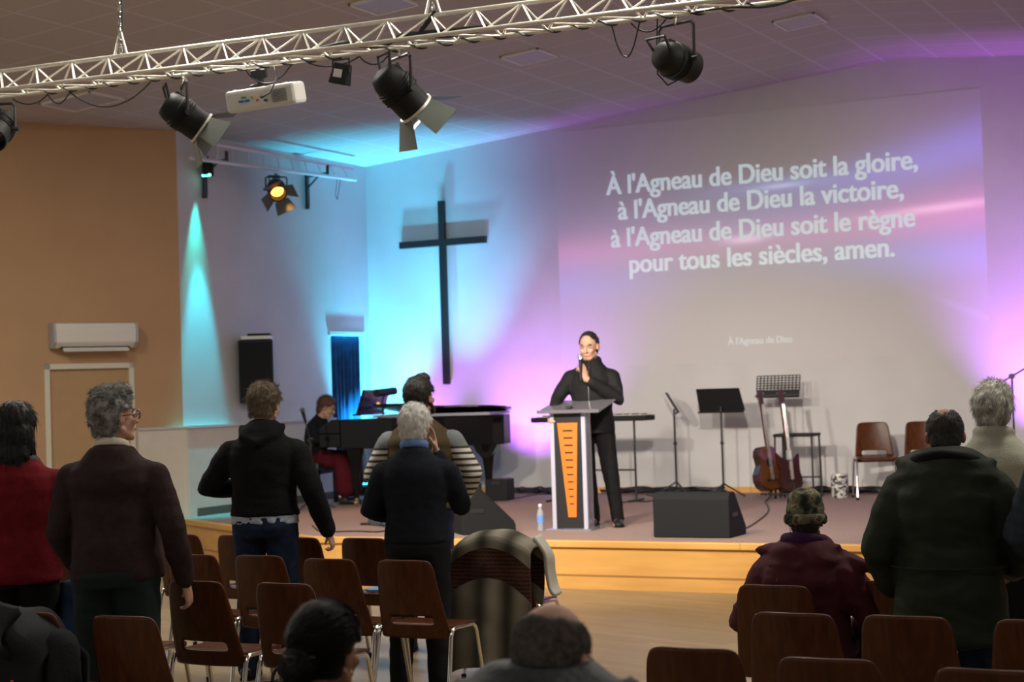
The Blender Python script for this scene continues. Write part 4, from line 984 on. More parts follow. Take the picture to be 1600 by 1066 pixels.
def skin_mat(name, c): return mat(name, c, .62, spec=.3, var=.08, vscale=14, bump=.05, bscale=150)
SK1 = skin_mat('warm skin', (.48, .27, .19)); SK2 = skin_mat('brown skin', (.28, .13, .075)); SK3 = skin_mat('pale skin', (.52, .33, .25))
M_eye = mat('eye white', (.42, .38, .35), .3); M_iris = mat('dark iris', (.03, .02, .015), .15); M_lip = mat('lips', (.40, .16, .13), .45); M_brow = mat('dark brow hair', (.03, .022, .018), .8)

def hand_shapes(mb, wrist, d, palm_n, thumb_side, curl=.5, s=1.0, grip=False):
    """palm and five fingers; d = pointing direction, palm_n = direction the palm faces"""
    d = Vector(d).normalized(); pn = Vector(palm_n); pn = (pn-d*pn.dot(d)).normalized(); sd = d.cross(pn).normalized()*thumb_side
    W = Vector(wrist)
    def P(a, b_, c): return W+d*a*s+sd*b_*s+pn*c*s
    rg = []
    for a, hw, th in ((-.02, .026, .021), (.01, .030, .019), (.045, .040, .017), (.08, .043, .014), (.095, .040, .010)):
        rg.append([P(a, hw*cos(t), th*sin(t)) for t in [2*pi*k/16 for k in range(16)]])
    mb.rings(rg)
    for i, (b0, L) in enumerate(((.031, .068), (.0105, .078), (-.010, .072), (-.030, .056))):
        pts = [P(.075, b0*.95, 0)]; p = P(.095, b0, .0); ang = curl*.4+(.12*i*curl); pts.append(p)
        for k, f in enumerate((.42, .32, .26)):
            dir_ = d*cos(ang)+pn*sin(ang); p = p+dir_*L*f*s; pts.append(p); ang += curl*(1.15 if k == 0 else .9)
        mb.caps(pts, [.0095*s, .0095*s, .0088*s, .0082*s, .0070*s][:len(pts)], 10)
    ta = .2+curl*.35
    p0 = P(.015, .024, .004); p1 = P(.045, .050, .012+.012*curl); p2 = P(.072, .056-.012*curl, .022+.022*curl); p3 = P(.092, .052-.028*curl, .028+.030*curl)
    mb.caps([p0, p1, p2, p3], [.014*s, .0125*s, .0105*s, .0085*s], 10)

def head_shapes(mb, H, bald=False):
    """H maps head space (face +Y) to the figure; origin at mid head"""
    h = MB()
    h.ell((0, -.012, .028), (.077, .096, .094)); h.ell((0, .030, -.040), (.058, .062, .072)); h.ell((0, .074, -.095), (.024, .020, .018))
    h.caps([(-.052, .005, -.065), (-.018, .070, -.098)], [.02, .018], 10); h.caps([(.052, .005, -.065), (.018, .070, -.098)], [.02, .018], 10)
    h.ell((0, .078, .026), (.046, .020, .012)); h.ell((-.036, .066, -.028), (.024, .022, .02)); h.ell((.036, .066, -.028), (.024, .022, .02))
    h.caps([(0, .090, .010), (0, .104, -.014), (0, .110, -.030)], [.0075, .010, .0125], 10); h.ell((-.011, .101, -.034), (.008, .009, .007)); h.ell((.011, .101, -.034), (.008, .009, .007))
    h.ell((0, .088, -.062), (.022, .011, .0055)); h.ell((0, .086, -.071), (.019, .011, .006))
    for s in (-1, 1):
        h.ell((s*.080, -.012, -.012), (.009, .021, .031), RZ(s*.45)); h.ell((s*.077, -.002, -.018), (.01, .012, .02))
    h.xf(H); mb.join(h)
def head_details(H, root, glasses=None, brow=M_brow, eyes=True, R=1):
    if eyes:
        for s in (-1, 1):
            e = MB().ell((s*.031, .0745, .004), (.0115, .0105, .0070)).xf(H).build('eye', M_eye, root, True)
            MB().ell((s*.031, .083, .003), (.0055, .0040, .0055)).xf(H).build('iris', M_iris, e, True)
            MB().caps([(s*.014, .092, .026), (s*.032, .090, .031), (s*.050, .076, .026)], [.003, .0042, .0028], 8, flat=1).xf(H).build('eyebrow', brow, root, True)
        MB().caps([(-.020, .0925, -.0665), (0, .098, -.0655), (.020, .0925, -.0665)], [.003, .005, .003], 8).xf(H).build('lips', M_lip, root, True)
    if glasses:
        g = MB()
        for s in (-1, 1):
            g.tube([(s*.034+.024*cos(a), .104-.008*abs(cos(a))*(1 if s*cos(a) > 0 else 0), .001+.018*sin(a)) for a in [2*pi*k/18 for k in range(18)]], .0021, 6, closed=True)
            g.tube([(s*.058, .100, .005), (s*.080, .060, .004), (s*.083, -.006, .001), (s*.081, -.030, -.018)], .0021, 6)
        g.tube([(-.010, .105, .004), (0, .108, .006), (.010, .105, .004)], .002, 6)
        go = g.xf(H).build('glasses', glasses, root, True)
        for s in (-1, 1): MB().lathe([(0, 0), (.0235, 0), (.0235, .001), (0, .001)], (s*.034, .103, .001), 20, RX(pi/2) if True else None).xf(H).build('spectacle_lens', mat('spectacle glass', (.8, .85, .85), .05, trans=.9), go, True)

class Fig:
    """A posed figure: feet on z=0, facing +Y. All numbers for 1.75 m, scaled by s."""
    def __init__(f, loc, rz, h=1.75, lean=0, twist=0, sit=None, wide=1.0, depth=1.0, head_yaw=0, head_pitch=0, head_roll=0, bend=0,
                 elbow_L=None, wrist_L=None, elbow_R=None, wrist_R=None, knees=None, ankles=None, shoulder_drop=0, name_label='', group=None):
        f.s = h/1.75; f.root = thing('person', name_label, 'person', loc, rz, group)
        f.wide = wide; f.depth = depth; f.sit = sit
        f.pz = .93 if sit is None else sit       # hip height
        f.lean = lean; f.bend = bend
        f.hyaw, f.hpitch, f.hroll = head_yaw, head_pitch, head_roll
        f.sd = shoulder_drop
        sh = .188*wide
        f.shL = f.T((-sh, 0, 1.345-f.sd)); f.shR = f.T((sh, 0, 1.345-f.sd))
        f.elL = Vector(elbow_L or (-.255*wide, -.03, 1.10)); f.wrL = Vector(wrist_L or (-.265*wide, .06, .85))
        f.elR = Vector(elbow_R or (.255*wide, -.03, 1.10)); f.wrR = Vector(wrist_R or (.265*wide, .06, .85))
        f.hips = [Vector((-.095, 0, f.pz)), Vector((.095, 0, f.pz))]
        if sit is None:
            f.kn = knees or [Vector((-.11, .015, .50)), Vector((.11, .015, .50))]; f.an = ankles or [Vector((-.12, -.03, .08)), Vector((.12, -.03, .08))]
        else:
            f.kn = knees or [Vector((-.13, .44, f.pz+.01)), Vector((.13, .44, f.pz+.01))]; f.an = ankles or [Vector((-.13, .40, .08)), Vector((.13, .40, .08))]
        f.kn = [Vector(k) for k in f.kn]; f.an = [Vector(a) for a in f.an]
        nb = f.T((0, -.012, 1.465)); f.neckbase = nb
        cen = f.T((0, .012, 1.635))
        RH = RX(f.lean*-.3) @ RZ(radians(head_yaw)) @ RX(radians(-head_pitch)) @ RY(radians(head_roll))
        piv = f.T((0, -.005, 1.53)); off = RH @ Vector((0, .018, .105))
        f.headc = piv+off; f.H = Matrix.Translation(f.headc) @ RH.to_4x4() @ Matrix.Scale(1.05, 4); f.piv = piv
        f.M = Matrix.Scale(f.s, 4)
    def T(f, p):
        """upper body mapping: lean about the hip, extra bend above the chest"""
        p = Vector(p); q = Vector((p.x, p.y, p.z-.93)); q = RX(-f.lean) @ q
        if f.bend and p.z > 1.15:
            k = min(1, (p.z-1.15)/.3); piv = RX(-f.lean) @ Vector((0, 0, 1.2-.93)); q = piv+RX(-f.bend*k) @ (q-piv)
        return q+Vector((0, 0, f.pz))
    def torso(f, mb, rows, grow=0, n=26, power=2.3, off=0):
        rg = []
        for z, cx, cy, rx, ry in rows:
            ring = []
            for i in range(n):
                a = 2*pi*i/n; c, s_ = cos(a), sin(a); e = 2/power
                ring.append(f.T((cx+(rx*f.wide+grow)*(abs(c)**e)*(1 if c > 0 else -1), cy+(ry*f.depth+grow)*(abs(s_)**e)*(1 if s_ > 0 else -1), z)))
            rg.append(ring)
        mb.rings(rg)
    TORSO = [(.86, 0, 0, .155, .105), (.93, 0, -.005, .17, .118), (1.02, 0, 0, .158, .112), (1.12, 0, .005, .150, .108), (1.25, 0, .004, .165, .118), (1.33, 0, -.004, .166, .115), (1.385, 0, -.01, .148, .10), (1.43, 0, -.012, .112, .080), (1.465, 0, -.012, .078, .066), (1.49, 0, -.010, .060, .057)]
    def arm(f, mb, sh, el, wr, r, n=14): 
        a = f.T((sh, 0, 0)) if False else sh
        mb.caps([a+Vector((0, 0, 0)), a.lerp(el, .5), el, el.lerp(wr, .45), wr], [r[0], (r[0]+r[1])/2, r[1], r[1]*.97, r[2]], n)
        # deltoid to neck
    def build_body(f, skin, voxel=.0095, hand_L=None, hand_R=None, eyes=True, glasses=None, brow=M_brow):
        mb = MB(); f.torso(mb, f.TORSO)
        mb.caps([f.T((0, -.012, 1.44)), f.piv, f.headc+(f.H.to_3x3() @ Vector((0, -.02, -.05)))], [.066, .056, .056])
        for sh in (f.shL, f.shR): mb.caps([f.T((0, -.012, 1.43)).lerp(sh, .25), sh], [.046, .050])
        f.arm(mb, f.shL, f.elL, f.wrL, (.052, .041, .028)); f.arm(mb, f.shR, f.elR, f.wrR, (.052, .041, .028))
        for i in (0, 1):
            h, k, a = f.hips[i], f.kn[i], f.an[i]
            mb.caps([h, h.lerp(k, .5), k, k.lerp(a, .35), a], [.088, .072, .054, .052, .036])
            fw = Vector((0, 1, 0)); mb.caps([a+Vector((0, -.03, -.035)), a+Vector((0, .08, -.045)), a+Vector((0, .15, -.055))], [.035, .034, .024])
        for w, e, hd, ts in ((f.wrL, f.elL, hand_L, -1), (f.wrR, f.elR, hand_R, 1)):
            hd = hd or {}
            d = hd.get('d', (w-e)); pn = hd.get('pn', Vector((1, 0, 0)) if ts < 0 else Vector((-1, 0, 0)))
            dn = Vector(d).normalized(); pv = Vector(pn); pv = (pv-dn*pv.dot(dn)).normalized()
            sd = dn.cross(pv)   # choose the thumb on the front / up side
            pref = hd.get('thumb', Vector((0, 1, .3))); t_ = 1 if sd.dot(Vector(pref)) > 0 else -1
            hand_shapes(mb, w, d, pn, t_, hd.get('curl', .45), hd.get('s', 1.0))
        head_shapes(mb, f.H)
        mb.xf(f.M)
        f.body = remeshed(mb, 'body', skin, f.root, voxel*f.s, 2)
        head_details(f.M @ f.H, f.root, glasses, brow, eyes)
        return f.body
    def top(f, name, mt, hem=.90, neck=1.495, sleeve=.035, grow=.018, cuff=1.0, rr=(.068, .056, .042), fold=.006, belly=0, hood=False, extra=None, voxel=.012, seed=1, sleeves=True, collar=True, rows=None, rib=None, torso_only=False, ff=9, hem_flare=0):
        mb = MB(); base = rows or [(z, cx, cy, rx, ry) for z, cx, cy, rx, ry in f.TORSO]
        zs_ = [r for r in base if r[0] > hem+.02]; r0 = base[0]
        first = (hem, 0, 0, base[1][3]+hem_flare, base[1][4]+hem_flare)
        rws = [first]+zs_
        rws = [(z, cx, cy+(.035*belly if z < 1.3 else .0), rx, ry+(.04*belly*exp(-((z-1.05)/.15)**2))) for z, cx, cy, rx, ry in rws]
        rws = [r for r in rws if r[0] <= neck]
        f.torso(mb, rws, grow)
        if collar: 
            pts = [f.T((.066*cos(a), -.012+.060*sin(a), neck+(-.02*sin(a)))) for a in [2*pi*k/20 for k in range(20)]]; mb.tube(pts, .013, 8, closed=True)
        for sh in (f.shL, f.shR): mb.caps([f.T((0, -.012, 1.435)).lerp(sh, .22), f.T((0, -.012, 1.420)).lerp(sh, .66), sh], [.050+grow*.5, .050+grow*.5, rr[0]*.95])
        if sleeves:
            for sh, el, wr in ((f.shL, f.elL, f.wrL), (f.shR, f.elR, f.wrR)):
                w2 = el.lerp(wr, cuff); f.arm(mb, sh, el, w2, rr)
        if extra: extra(mb)
        mb.xf(f.M)
        return remeshed(mb, name, mt, f.root, voxel, 3, fold, ff, 1.2, seed, rib)
    def trousers(f, mt, waist=1.0, rr=(.108, .078, .062), fold=.006, name='trousers', voxel=.012, seed=4, hemz=.05):
        mb = MB()
        if f.sit is None:
            f.torso(mb, [(.84, 0, -.005, .150, .115), (.90, 0, -.008, .17, .128), (.96, 0, -.004, .168, .12), (waist+.02, 0, 0, .158, .112)], .012)
        else:
            mb.ell(Vector((0, .0, f.pz+.02)), (.19*f.wide, .15, .12))
            f.torso(mb, [(.90, 0, 0, .165, .12), (1.02, 0, 0, .158, .115)], .012)
        for i in (0, 1):
            h, k, a = f.hips[i], f.kn[i], f.an[i]; a2 = a+(Vector((0, 0, -.02)))
            mb.caps([h, h.lerp(k, .5), k, k.lerp(a, .5), a2], [rr[0], (rr[0]+rr[1])/2, rr[1], (rr[1]+rr[2])/2, rr[2]])
        mb.xf(f.M); return remeshed(mb, name, mt, f.root, voxel, 3, fold, 8, 1.4, seed)
    def shoes(f, mt=None, yaw=(0, 0)):
        mt = mt or mat('black leather shoe', (.015, .013, .012), .35)
        for i in (0, 1):
            a = f.an[i]; g = Vector((a.x, a.y, 0)); R_ = RZ(yaw[i]); mb = MB()
            z0 = a.z-.08
            mb.ell(R_ @ Vector((0, -.015, .045))+g, (.046, .062, .048)); mb.ell(R_ @ Vector((0, .09, .038))+g, (.049, .105, .036)); mb.ell(R_ @ Vector((0, .15, .030))+g, (.045, .06, .028)); mb.caps([Vector((a.x, a.y, .06)), Vector((a.x, a.y, .10))], [.045, .044])
            for v in mb.v: v.z = max(v.z, .012)+z0
            mb.xf(f.M); o = remeshed(mb, 'shoe', mt, f.root, .008, 2)
            sl = MB(); pr = [(R_ @ Vector((x, y, 0)))+g for x, y in ((-.03, -.07), (.03, -.07), (.046, 0), (.050, .10), (.038, .18), (0, .205), (-.038, .18), (-.050, .10), (-.046, 0))]
            sl.prism([(p.x, p.y) for p in pr], z0, z0+.018, 'z'); sl.xf(f.M).build('sole', M_rubber, o)
    def hair(f, mt, shapes, fibres=0, length=.03, flow=None, lift=.4, jit=.3, voxel=.006, fold=.004, seed=2, r=.0011, mask=None, curl=0, ff=40, name='hair'):
        mb = MB()
        for c, rr in shapes: mb.ell(c, rr)
        mb.xf(f.M @ f.H); o = remeshed(mb, name, mt, f.root, voxel, 3, fold, ff, 1, seed)
        if fibres:
            Hm = (f.M @ f.H).to_3x3(); c0 = (f.M @ f.H) @ Vector((0, -.01, .05))
            fl = (lambda c: Hm @ flow((f.M @ f.H).inverted() @ c)) if flow else (lambda c: Vector((0, 0, -1)))
            mk = (lambda c, rnd: mask((f.M @ f.H).inverted() @ c, rnd)) if mask else None
            hair_fibres(o, 'hair_strands', mt, o, fibres, length, fl, lift, jit, r, seed, mk, curl)
        return o
    def skull_hair(f, mt, front=.05, low=-.06, thick=.008, fibres=1200, length=.028, bald_top=None, ff=40, fold=.003, lift=.4, jit=.3, curl=0, seed=2, r=.0011, voxel=.0055, flow=None, fade=0, sidelow=None, name='hair', bulk=None):
        """a shell hugging the skull: kept where keep() says so"""
        m_ = MB(); m_.ell((0, -.012, .028), (.077+thick, .096+thick, .094+thick), nu=64, nv=48); m_.ell((0, -.03, -.03), (.064+thick, .060+thick, .07+thick), nu=48, nv=36)
        if bulk:
            for c, rr in bulk: m_.ell(c, rr, nu=24, nv=16)
        o = remeshed(m_, name, mt, f.root, voxel, 3, 0)
        bm = bmesh.new(); bm.from_mesh(o.data)
        def keep(c):
            x, y, z = c
            # hairline: falls from the forehead behind the ears to the nape
            line = .062+(y-front)*1.2 if y > front-.03 else (.026 if y > -.000 else max(low, .026+(y+.0)*3.2))
            if y > front-.03: line = max(.028, .070-(front+.02-y)*.6) if y > front-.0 else .028
            if y > front+.022: return False
            ok = z > line
            if bald_top and ok: ok = bald_top(x, y, z)
            return ok
        dele = [v for v in bm.verts if not keep(v.co)]
        bmesh.ops.delete(bm, geom=dele, context='VERTS')
        for v in bm.verts:
            if fold:
                d = noise.noise(v.co*ff+Vector((seed, 0, 0)))*fold*1.4; v.co += v.normal*d
        bm.to_mesh(o.data); bm.free()
        MM = f.M @ f.H; o.data.transform(MM); o.data.update()
        for p in o.data.polygons: p.use_smooth = True
        o.modifiers.new('solid', 'SOLIDIFY').thickness = .004
        if fibres:
            R3 = MM.to_3x3(); fl = flow or (lambda c: Vector((c.x*1.5, -.6-c.y*1.0, -1.0 if c.z < .08 else -.25)))
            inv_ = MM.inverted(); hair_fibres(o, 'hair_strands', mt, o, fibres, length, lambda c: R3 @ fl(inv_ @ c), lift, jit, r, seed, None, curl)
        return o

def hoodshape(f, mb, w_=.135, z=1.46, y=-.075, drop=.11, thick=.045, collar=.036):
    """a hood lying on the back of the shoulders"""
    k = w_/.135; n = 24; rg = []
    for zz, rx, ry, cy in ((.065, .078, .070, -.004), (.045, .100, .092, -.012), (.01, .128, .108, -.030), (-.04, .142, .112, -.046), (-.09, .128, .10, -.052), (-.135, .085, .075, -.050), (-.155, .04, .05, -.045)):
        rg.append([f.T((rx*k*cos(a), cy+ry*(.55+.45*k)*sin(a), z+zz*(drop/.11))) for a in [2*pi*i/n for i in range(n)]])
    mb.rings(rg)
    mb.caps([f.T((-.125*k, -.03, z+.02)), f.T((-.10*k, -.105, z-.035)), f.T((0, -.135-.02*k, z-.075)), f.T((.10*k, -.105, z-.035)), f.T((.125*k, -.03, z+.02))], [.022, .026, .028, .026, .022])

VIEW = radians(26.8)     # the way the picture looks, left of +Y
def spot(px, d, z=0):
    """floor point under pixel column px at viewing depth d"""
    r = RM @ (Vector((px-CX, -((606.5-.031*(px-802))-CY), -F))/F); p = r*d; return Vector((p.x, p.y, z))

def knit(name, c, var=.15, bs=220, rough=.95, bump=.5): return mat(name, c, rough, var=var, vscale=25, bump=bump, bscale=bs)
M_hblk = mat('black hair', (.008, .007, .0065), .5, var=.3, vscale=60, spec=.25); M_hgrey = mat('grey curly hair', (.36, .36, .34), .75, col2=(.10, .10, .095), vscale=26, bump=.6, bscale=60)
M_hwhite = mat('white hair', (.70, .69, .66), .7, var=.12, vscale=30); M_hblond = mat('dark blond hair', (.13, .095, .055), .65, var=.25, vscale=40)
M_hgw = mat('silver wavy hair', (.62, .61, .54), .7, col2=(.30, .29, .26), vscale=22); M_hbrown = mat('dark brown hair', (.016, .011, .008), .6, var=.2, vscale=40)
M_hsalt = mat('short grey-brown hair', (.20, .18, .16), .7, col2=(.09, .08, .07), vscale=70)
M_trou = mat('black trousers', (.006, .006, .007), .9, bump=.1); M_jean = mat('dark blue jeans', (.012, .022, .052), .9, var=.25, vscale=20, bump=.15, bscale=200)

# --- woman in the red sweater, far left
f = Fig(spot(24, 8.35), radians(30), 1.69, wide=1.02, head_yaw=-6, elbow_L=(-.26, .02, 1.12), wrist_L=(-.20, .22, 1.02), elbow_R=(.27, .03, 1.10), wrist_R=(.19, .24, 1.00), name_label='standing woman with long dark hair and dark red sweater at the left edge')
f.build_body(SK2)
f.top('sweater', knit('dark red knit', (.15, .008, .014)), hem=.86, grow=.040, rr=(.078, .068, .05), fold=.008, seed=3, ff=7)
f.trousers(M_trou); f.shoes()
sc = MB(); sc.tube([f.T((.085*cos(a), -.01+.08*sin(a), 1.465-.01*sin(a))) for a in [2*pi*k/20 for k in range(20)]], .032, 10, closed=True); sc.xf(f.M); remeshed(sc, 'scarf', mat('grey patterned scarf', (.10, .10, .11), .9, col2=(.03, .03, .035), vscale=30), f.root, .009, 2, .006)
f.hair(M_hblk, [((0, -.016, .035), (.092, .108, .10)), ((0, -.05, -.06), (.098, .082, .15)), ((0, -.085, -.13), (.088, .050, .10)), ((-.03, -.10, -.20), (.05, .03, .07)), ((.03, -.10, -.20), (.05, .03, .07)), ((.05, -.02, -.09), (.04, .05, .10)), ((-.05, -.02, -.09), (.04, .05, .10))], 1500, .07, lambda c: Vector((0, -.05, -1)), .01, .03, fold=.003, seed=3)

# --- grey curly haired man, brown sweater
f = Fig(spot(174, 8.0), radians(22), 1.74, wide=1.06, depth=1.12, head_yaw=-44, head_pitch=-2, elbow_L=(-.27, .0, 1.09), wrist_L=(-.24, .16, .92), elbow_R=(.285, -.02, 1.10), wrist_R=(.315, .06, .85), name_label='standing grey curly-haired man with glasses in a dark brown sweater')
f.build_body(SK1, .0075, hand_R=dict(pn=(-1, .1, 0), curl=.6), glasses=mat('tortoise glasses', (.05, .025, .015), .3), brow=M_hgrey)
f.top('sweater', knit('dark brown purple knit', (.034, .020, .021)), hem=.87, grow=.034, rr=(.074, .062, .045), fold=.006, belly=.8, seed=5, cuff=.97)
cl = MB(); cl.tube([f.T((.070*cos(a), -.010+.066*sin(a), 1.500-.02*sin(a))) for a in [2*pi*k/22 for k in range(22)]], .014, 10, closed=True, flat=1.6); cl.xf(f.M); remeshed(cl, 'shirt_collar', mat('cream shirt', (.58, .55, .44), .8), f.root, .006, 2, .001)
f.trousers(mat('dark green grey trousers', (.016, .026, .026), .9), rr=(.118, .086, .068)); f.shoes()
f.skull_hair(M_hgrey, front=.055, low=-.085, thick=.016, fibres=3200, length=.026, ff=32, fold=.010, lift=.8, jit=.6, curl=.7, seed=5, bulk=[((0, .045, .105), (.055, .045, .030)), ((.02, .02, .115), (.05, .05, .028)), ((-.03, -.03, .105), (.05, .06, .03))])

# --- man in black hoodie
f = Fig(spot(409, 10.35), radians(20), 1.765, wide=1.06, depth=1.05, head_yaw=-12, head_pitch=8, bend=.06, elbow_L=(-.36, .03, 1.14), wrist_L=(-.20, .24, 1.12), elbow_R=(.30, -.04, 1.12), wrist_R=(.37, .04, .87), name_label='standing fair-haired man in a black hoodie and jeans before the piano')
f.build_body(SK3, .0075, hand_R=dict(pn=(-1, 0, 0), curl=.9))
f.top('hoodie', knit('black sweatshirt', (.008, .008, .009), 0, 90), hem=.97, grow=.03, rr=(.080, .066, .047), fold=.008, seed=6, extra=lambda mb: hoodshape(f, mb, .13, 1.475, -.07, .11, .045, .034))
un = MB(); f.torso(un, [(.925, 0, 0, .170, .118), (1.0, 0, 0, .165, .114)], .022); un.xf(f.M); remeshed(un, 'tshirt_hem', mat('light blue tee shirt', (.40, .46, .56), .9), f.root, .009, 2, .009, 30)
f.trousers(M_jean, rr=(.108, .076, .062)); f.shoes()
f.skull_hair(M_hblond, front=.055, low=-.075, thick=.014, fibres=2600, length=.035, fold=.006, lift=.35, jit=.3, seed=6)

# --- man with striped sleeves
f = Fig(spot(655, 11.2), radians(20), 1.775, wide=1.10, depth=1.05, head_yaw=-26, head_pitch=-6, elbow_L=(-.33, .04, 1.14), wrist_L=(-.16, .26, 1.02), elbow_R=(.33, .03, 1.14), wrist_R=(.24, .24, .98), name_label='standing dark-haired bearded man with brown vest and white striped sleeves')
f.build_body(SK1, .0085)
m = mat('striped sleeve cloth', (.6, .58, .53), .9); nt = m.node_tree; tc = node(nt, 'ShaderNodeTexCoord'); sp = node(nt, 'ShaderNodeSeparateXYZ'); nt.links.new(tc.outputs['Object'], sp.inputs[0])
fr_ = math_n(nt, 'LESS_THAN', math_n(nt, 'FRACT', math_n(nt, 'MULTIPLY', sp.outputs[2], 25)), .42); up_ = math_n(nt, 'GREATER_THAN', sp.outputs[2], 1.335)
mx = node(nt, 'ShaderNodeMix', data_type='RGBA'); nt.links.new(fr_, mx.inputs[0]); mx.inputs[6].default_value = (.60, .58, .53, 1); mx.inputs[7].default_value = (.06, .055, .045, 1)
mx2 = node(nt, 'ShaderNodeMix', data_type='RGBA'); nt.links.new(up_, mx2.inputs[0]); nt.links.new(mx.outputs[2], mx2.inputs[6]); mx2.inputs[7].default_value = (.17, .19, .20, 1); nt.links.new(mx2.outputs[2], nt.nodes['Principled BSDF'].inputs['Base Color'])
f.top('striped_pullover', m, hem=.95, grow=.014, rr=(.078, .064, .045), fold=.004, seed=7)
f.top('vest', mat('olive brown quilted vest', (.065, .045, .022), .7), hem=.92, grow=.036, sleeves=False, fold=.005, seed=8, rib=(70, .003), rr=(.056, .05, .04))
f.trousers(M_jean); f.shoes()
f.skull_hair(M_hbrown, front=.062, low=-.07, thick=.012, fibres=1800, length=.022, fold=.003, lift=.5, jit=.25, seed=7, bulk=[((0, .045, .115), (.05, .04, .028))])
bd = MB(); bd.caps([(-.070, -.002, -.03), (-.055, .045, -.088), (0, .088, -.105), (.055, .045, -.088), (.070, -.002, -.03)], [.010, .022, .022, .022, .010]); bd.xf(f.M @ f.H); remeshed(bd, 'beard', M_hbrown, f.root, .006, 2, .003, 60)

# --- white-haired man, navy sweater, hand on cheek
f = Fig(spot(645, 9.7), radians(22), 1.61, wide=1.0, depth=1.08, head_yaw=-14, head_pitch=6, elbow_L=(-.29, .02, 1.12), wrist_L=(-.14, .26, 1.06), elbow_R=(.27, .14, 1.12), wrist_R=(.115, .125, 1.47), name_label='standing white-haired man in a navy sweater with a hand on his cheek')
f.build_body(SK3, .0075, hand_R=dict(d=(-.10, -.03, 1), pn=(-1, -.3, 0), curl=.22, thumb=(0, -1, 0), s=1.0))
f.top('sweater', knit('dark navy knit', (.010, .013, .020), .1), hem=.92, grow=.034, rr=(.080, .066, .046), fold=.006, seed=9, cuff=.90)
cl = MB(); cl.tube([f.T((.070*cos(a), -.010+.066*sin(a), 1.515-.02*sin(a))) for a in [2*pi*k/22 for k in range(22)]], .020, 10, closed=True, flat=1.5); cl.xf(f.M); remeshed(cl, 'shirt_collar', mat('mid blue shirt', (.13, .22, .46), .8), f.root, .006, 2, .001)
f.trousers(mat('dark charcoal trousers', (.012, .012, .016), .9), rr=(.112, .082, .068)); f.shoes()
f.skull_hair(M_hwhite, front=.055, low=-.09, thick=.016, fibres=3000, length=.028, fold=.004, lift=.3, jit=.2, seed=9)

# --- the speaking man on stage
f = Fig(Vector((-6.50, 14.50, ST)), pi+radians(14), 1.79, wide=1.0, depth=1.0, head_yaw=-8, head_pitch=12, knees=[(-.155, .05, .50), (.06, .0, .50)], ankles=[(-.21, .03, .08), (.03, -.08, .08)],
        elbow_L=(-.26, .06, 1.14), wrist_L=(.010, .215, 1.335), elbow_R=(.30, .10, 1.16), wrist_R=(.30, .26, 1.02), name_label='man in black jacket and trousers speaking into a microphone behind the lectern')
f.build_body(skin_mat('speaker skin', (.50, .28, .20)), .0065, hand_L=dict(d=(.30, .10, .9), pn=(.6, -.55, .1), curl=1.15, thumb=(0, -.2, 1), s=1.08), hand_R=dict(d=(0, .8, -.2), pn=(0, -.2, -1), curl=.3, thumb=(-1, 0, 0)))
def ex(mb):
    mb.tube([f.T((.075*cos(a), -.008+.072*sin(a), 1.50-.018*sin(a))) for a in [2*pi*k/22 for k in range(22)]], .024, 10, closed=True, flat=1.5)
f.top('jacket', mat('black jacket cloth', (.010, .010, .011), .75, bump=.2, bscale=80), hem=.84, grow=.030, rr=(.076, .062, .045), fold=.007, seed=11, extra=ex, hem_flare=.0, cuff=.84)
zp = MB(); zp.tube([f.T((0, .155, z)) for z in (.86, 1.0, 1.15, 1.3)]+[f.T((0, .13, 1.42)), f.T((0, .085, 1.50))], .004, 6); zp.xf(f.M); zp.build('zip', M_chrome, f.root, True)
f.trousers(M_trou, rr=(.102, .074, .058), seed=12); f.shoes(yaw=(.2, -.15))
f.skull_hair(M_hbrown, front=.032, low=-.075, thick=.007, fibres=1400, length=.018, fold=.002, lift=.3, jit=.25, seed=11)
# microphone held by him
mc = f.root.matrix_basis @ (f.M @ Vector((.050, .240, 1.455)))
mw = Matrix.Rotation(pi+radians(14), 3, 'Z'); dr = mw @ Vector((.02, -.18, .98)).normalized(); 
t = thing('handheld_microphone', 'silver-headed handheld microphone held at the speaking man\'s mouth', 'microphone', mc)
MB().tube([-dr*.14, dr*.06], [.012, .018], 14).build('handle', M_black, t, True); MB().ell(dr*.085, .026).build('grille_ball', mat('steel mesh', (.45, .45, .45), .35, .8, bump=.5, bscale=500), t, True); MB().tube([dr*.055, dr*.07], .021, 14).build('collar_ring', M_chrome, t, True)

# --- pianist
f = Fig(Vector((-11.24, 17.00, ST)), radians(-78), 1.66, sit=.53, lean=.14, bend=.16, head_yaw=4, head_pitch=22, knees=[(-.12, .42, .53), (.12, .42, .53)], ankles=[(-.12, .36, .08), (.12, .44, .08)],
        elbow_L=(-.25, .14, .80), wrist_L=(-.20, .40, .86), elbow_R=(.25, .14, .80), wrist_R=(.20, .40, .86), name_label='seated pianist with brown hair, black top and dark red skirt')
f.build_body(SK1, .0085, hand_L=dict(d=(0, 1, -.1), pn=(0, 0, -1), curl=.5, thumb=(1, 0, 0)), hand_R=dict(d=(0, 1, -.1), pn=(0, 0, -1), curl=.5, thumb=(-1, 0, 0)))
f.top('sweater', knit('black knit top', (.010, .010, .011)), hem=.90, grow=.026, rr=(.066, .056, .042), fold=.006, seed=13)
mb = MB(); mb.ell((0, .02, .55), (.21, .20, .13)); mb.caps([(-.1, .05, .56), (-.13, .40, .55), (-.14, .46, .38), (-.14, .46, .22)], [.12, .12, .12, .13]); mb.caps([(.1, .05, .56), (.13, .40, .55), (.14, .46, .38), (.14, .46, .22)], [.12, .12, .12, .13]); mb.caps([(0, .1, .56), (0, .42, .54), (0, .48, .36), (0, .48, .22)], [.11, .11, .12, .13]); mb.xf(f.M); remeshed(mb, 'skirt', mat('dark red skirt cloth', (.07, .005, .010), .9), f.root, .014, 4, .010, 8)
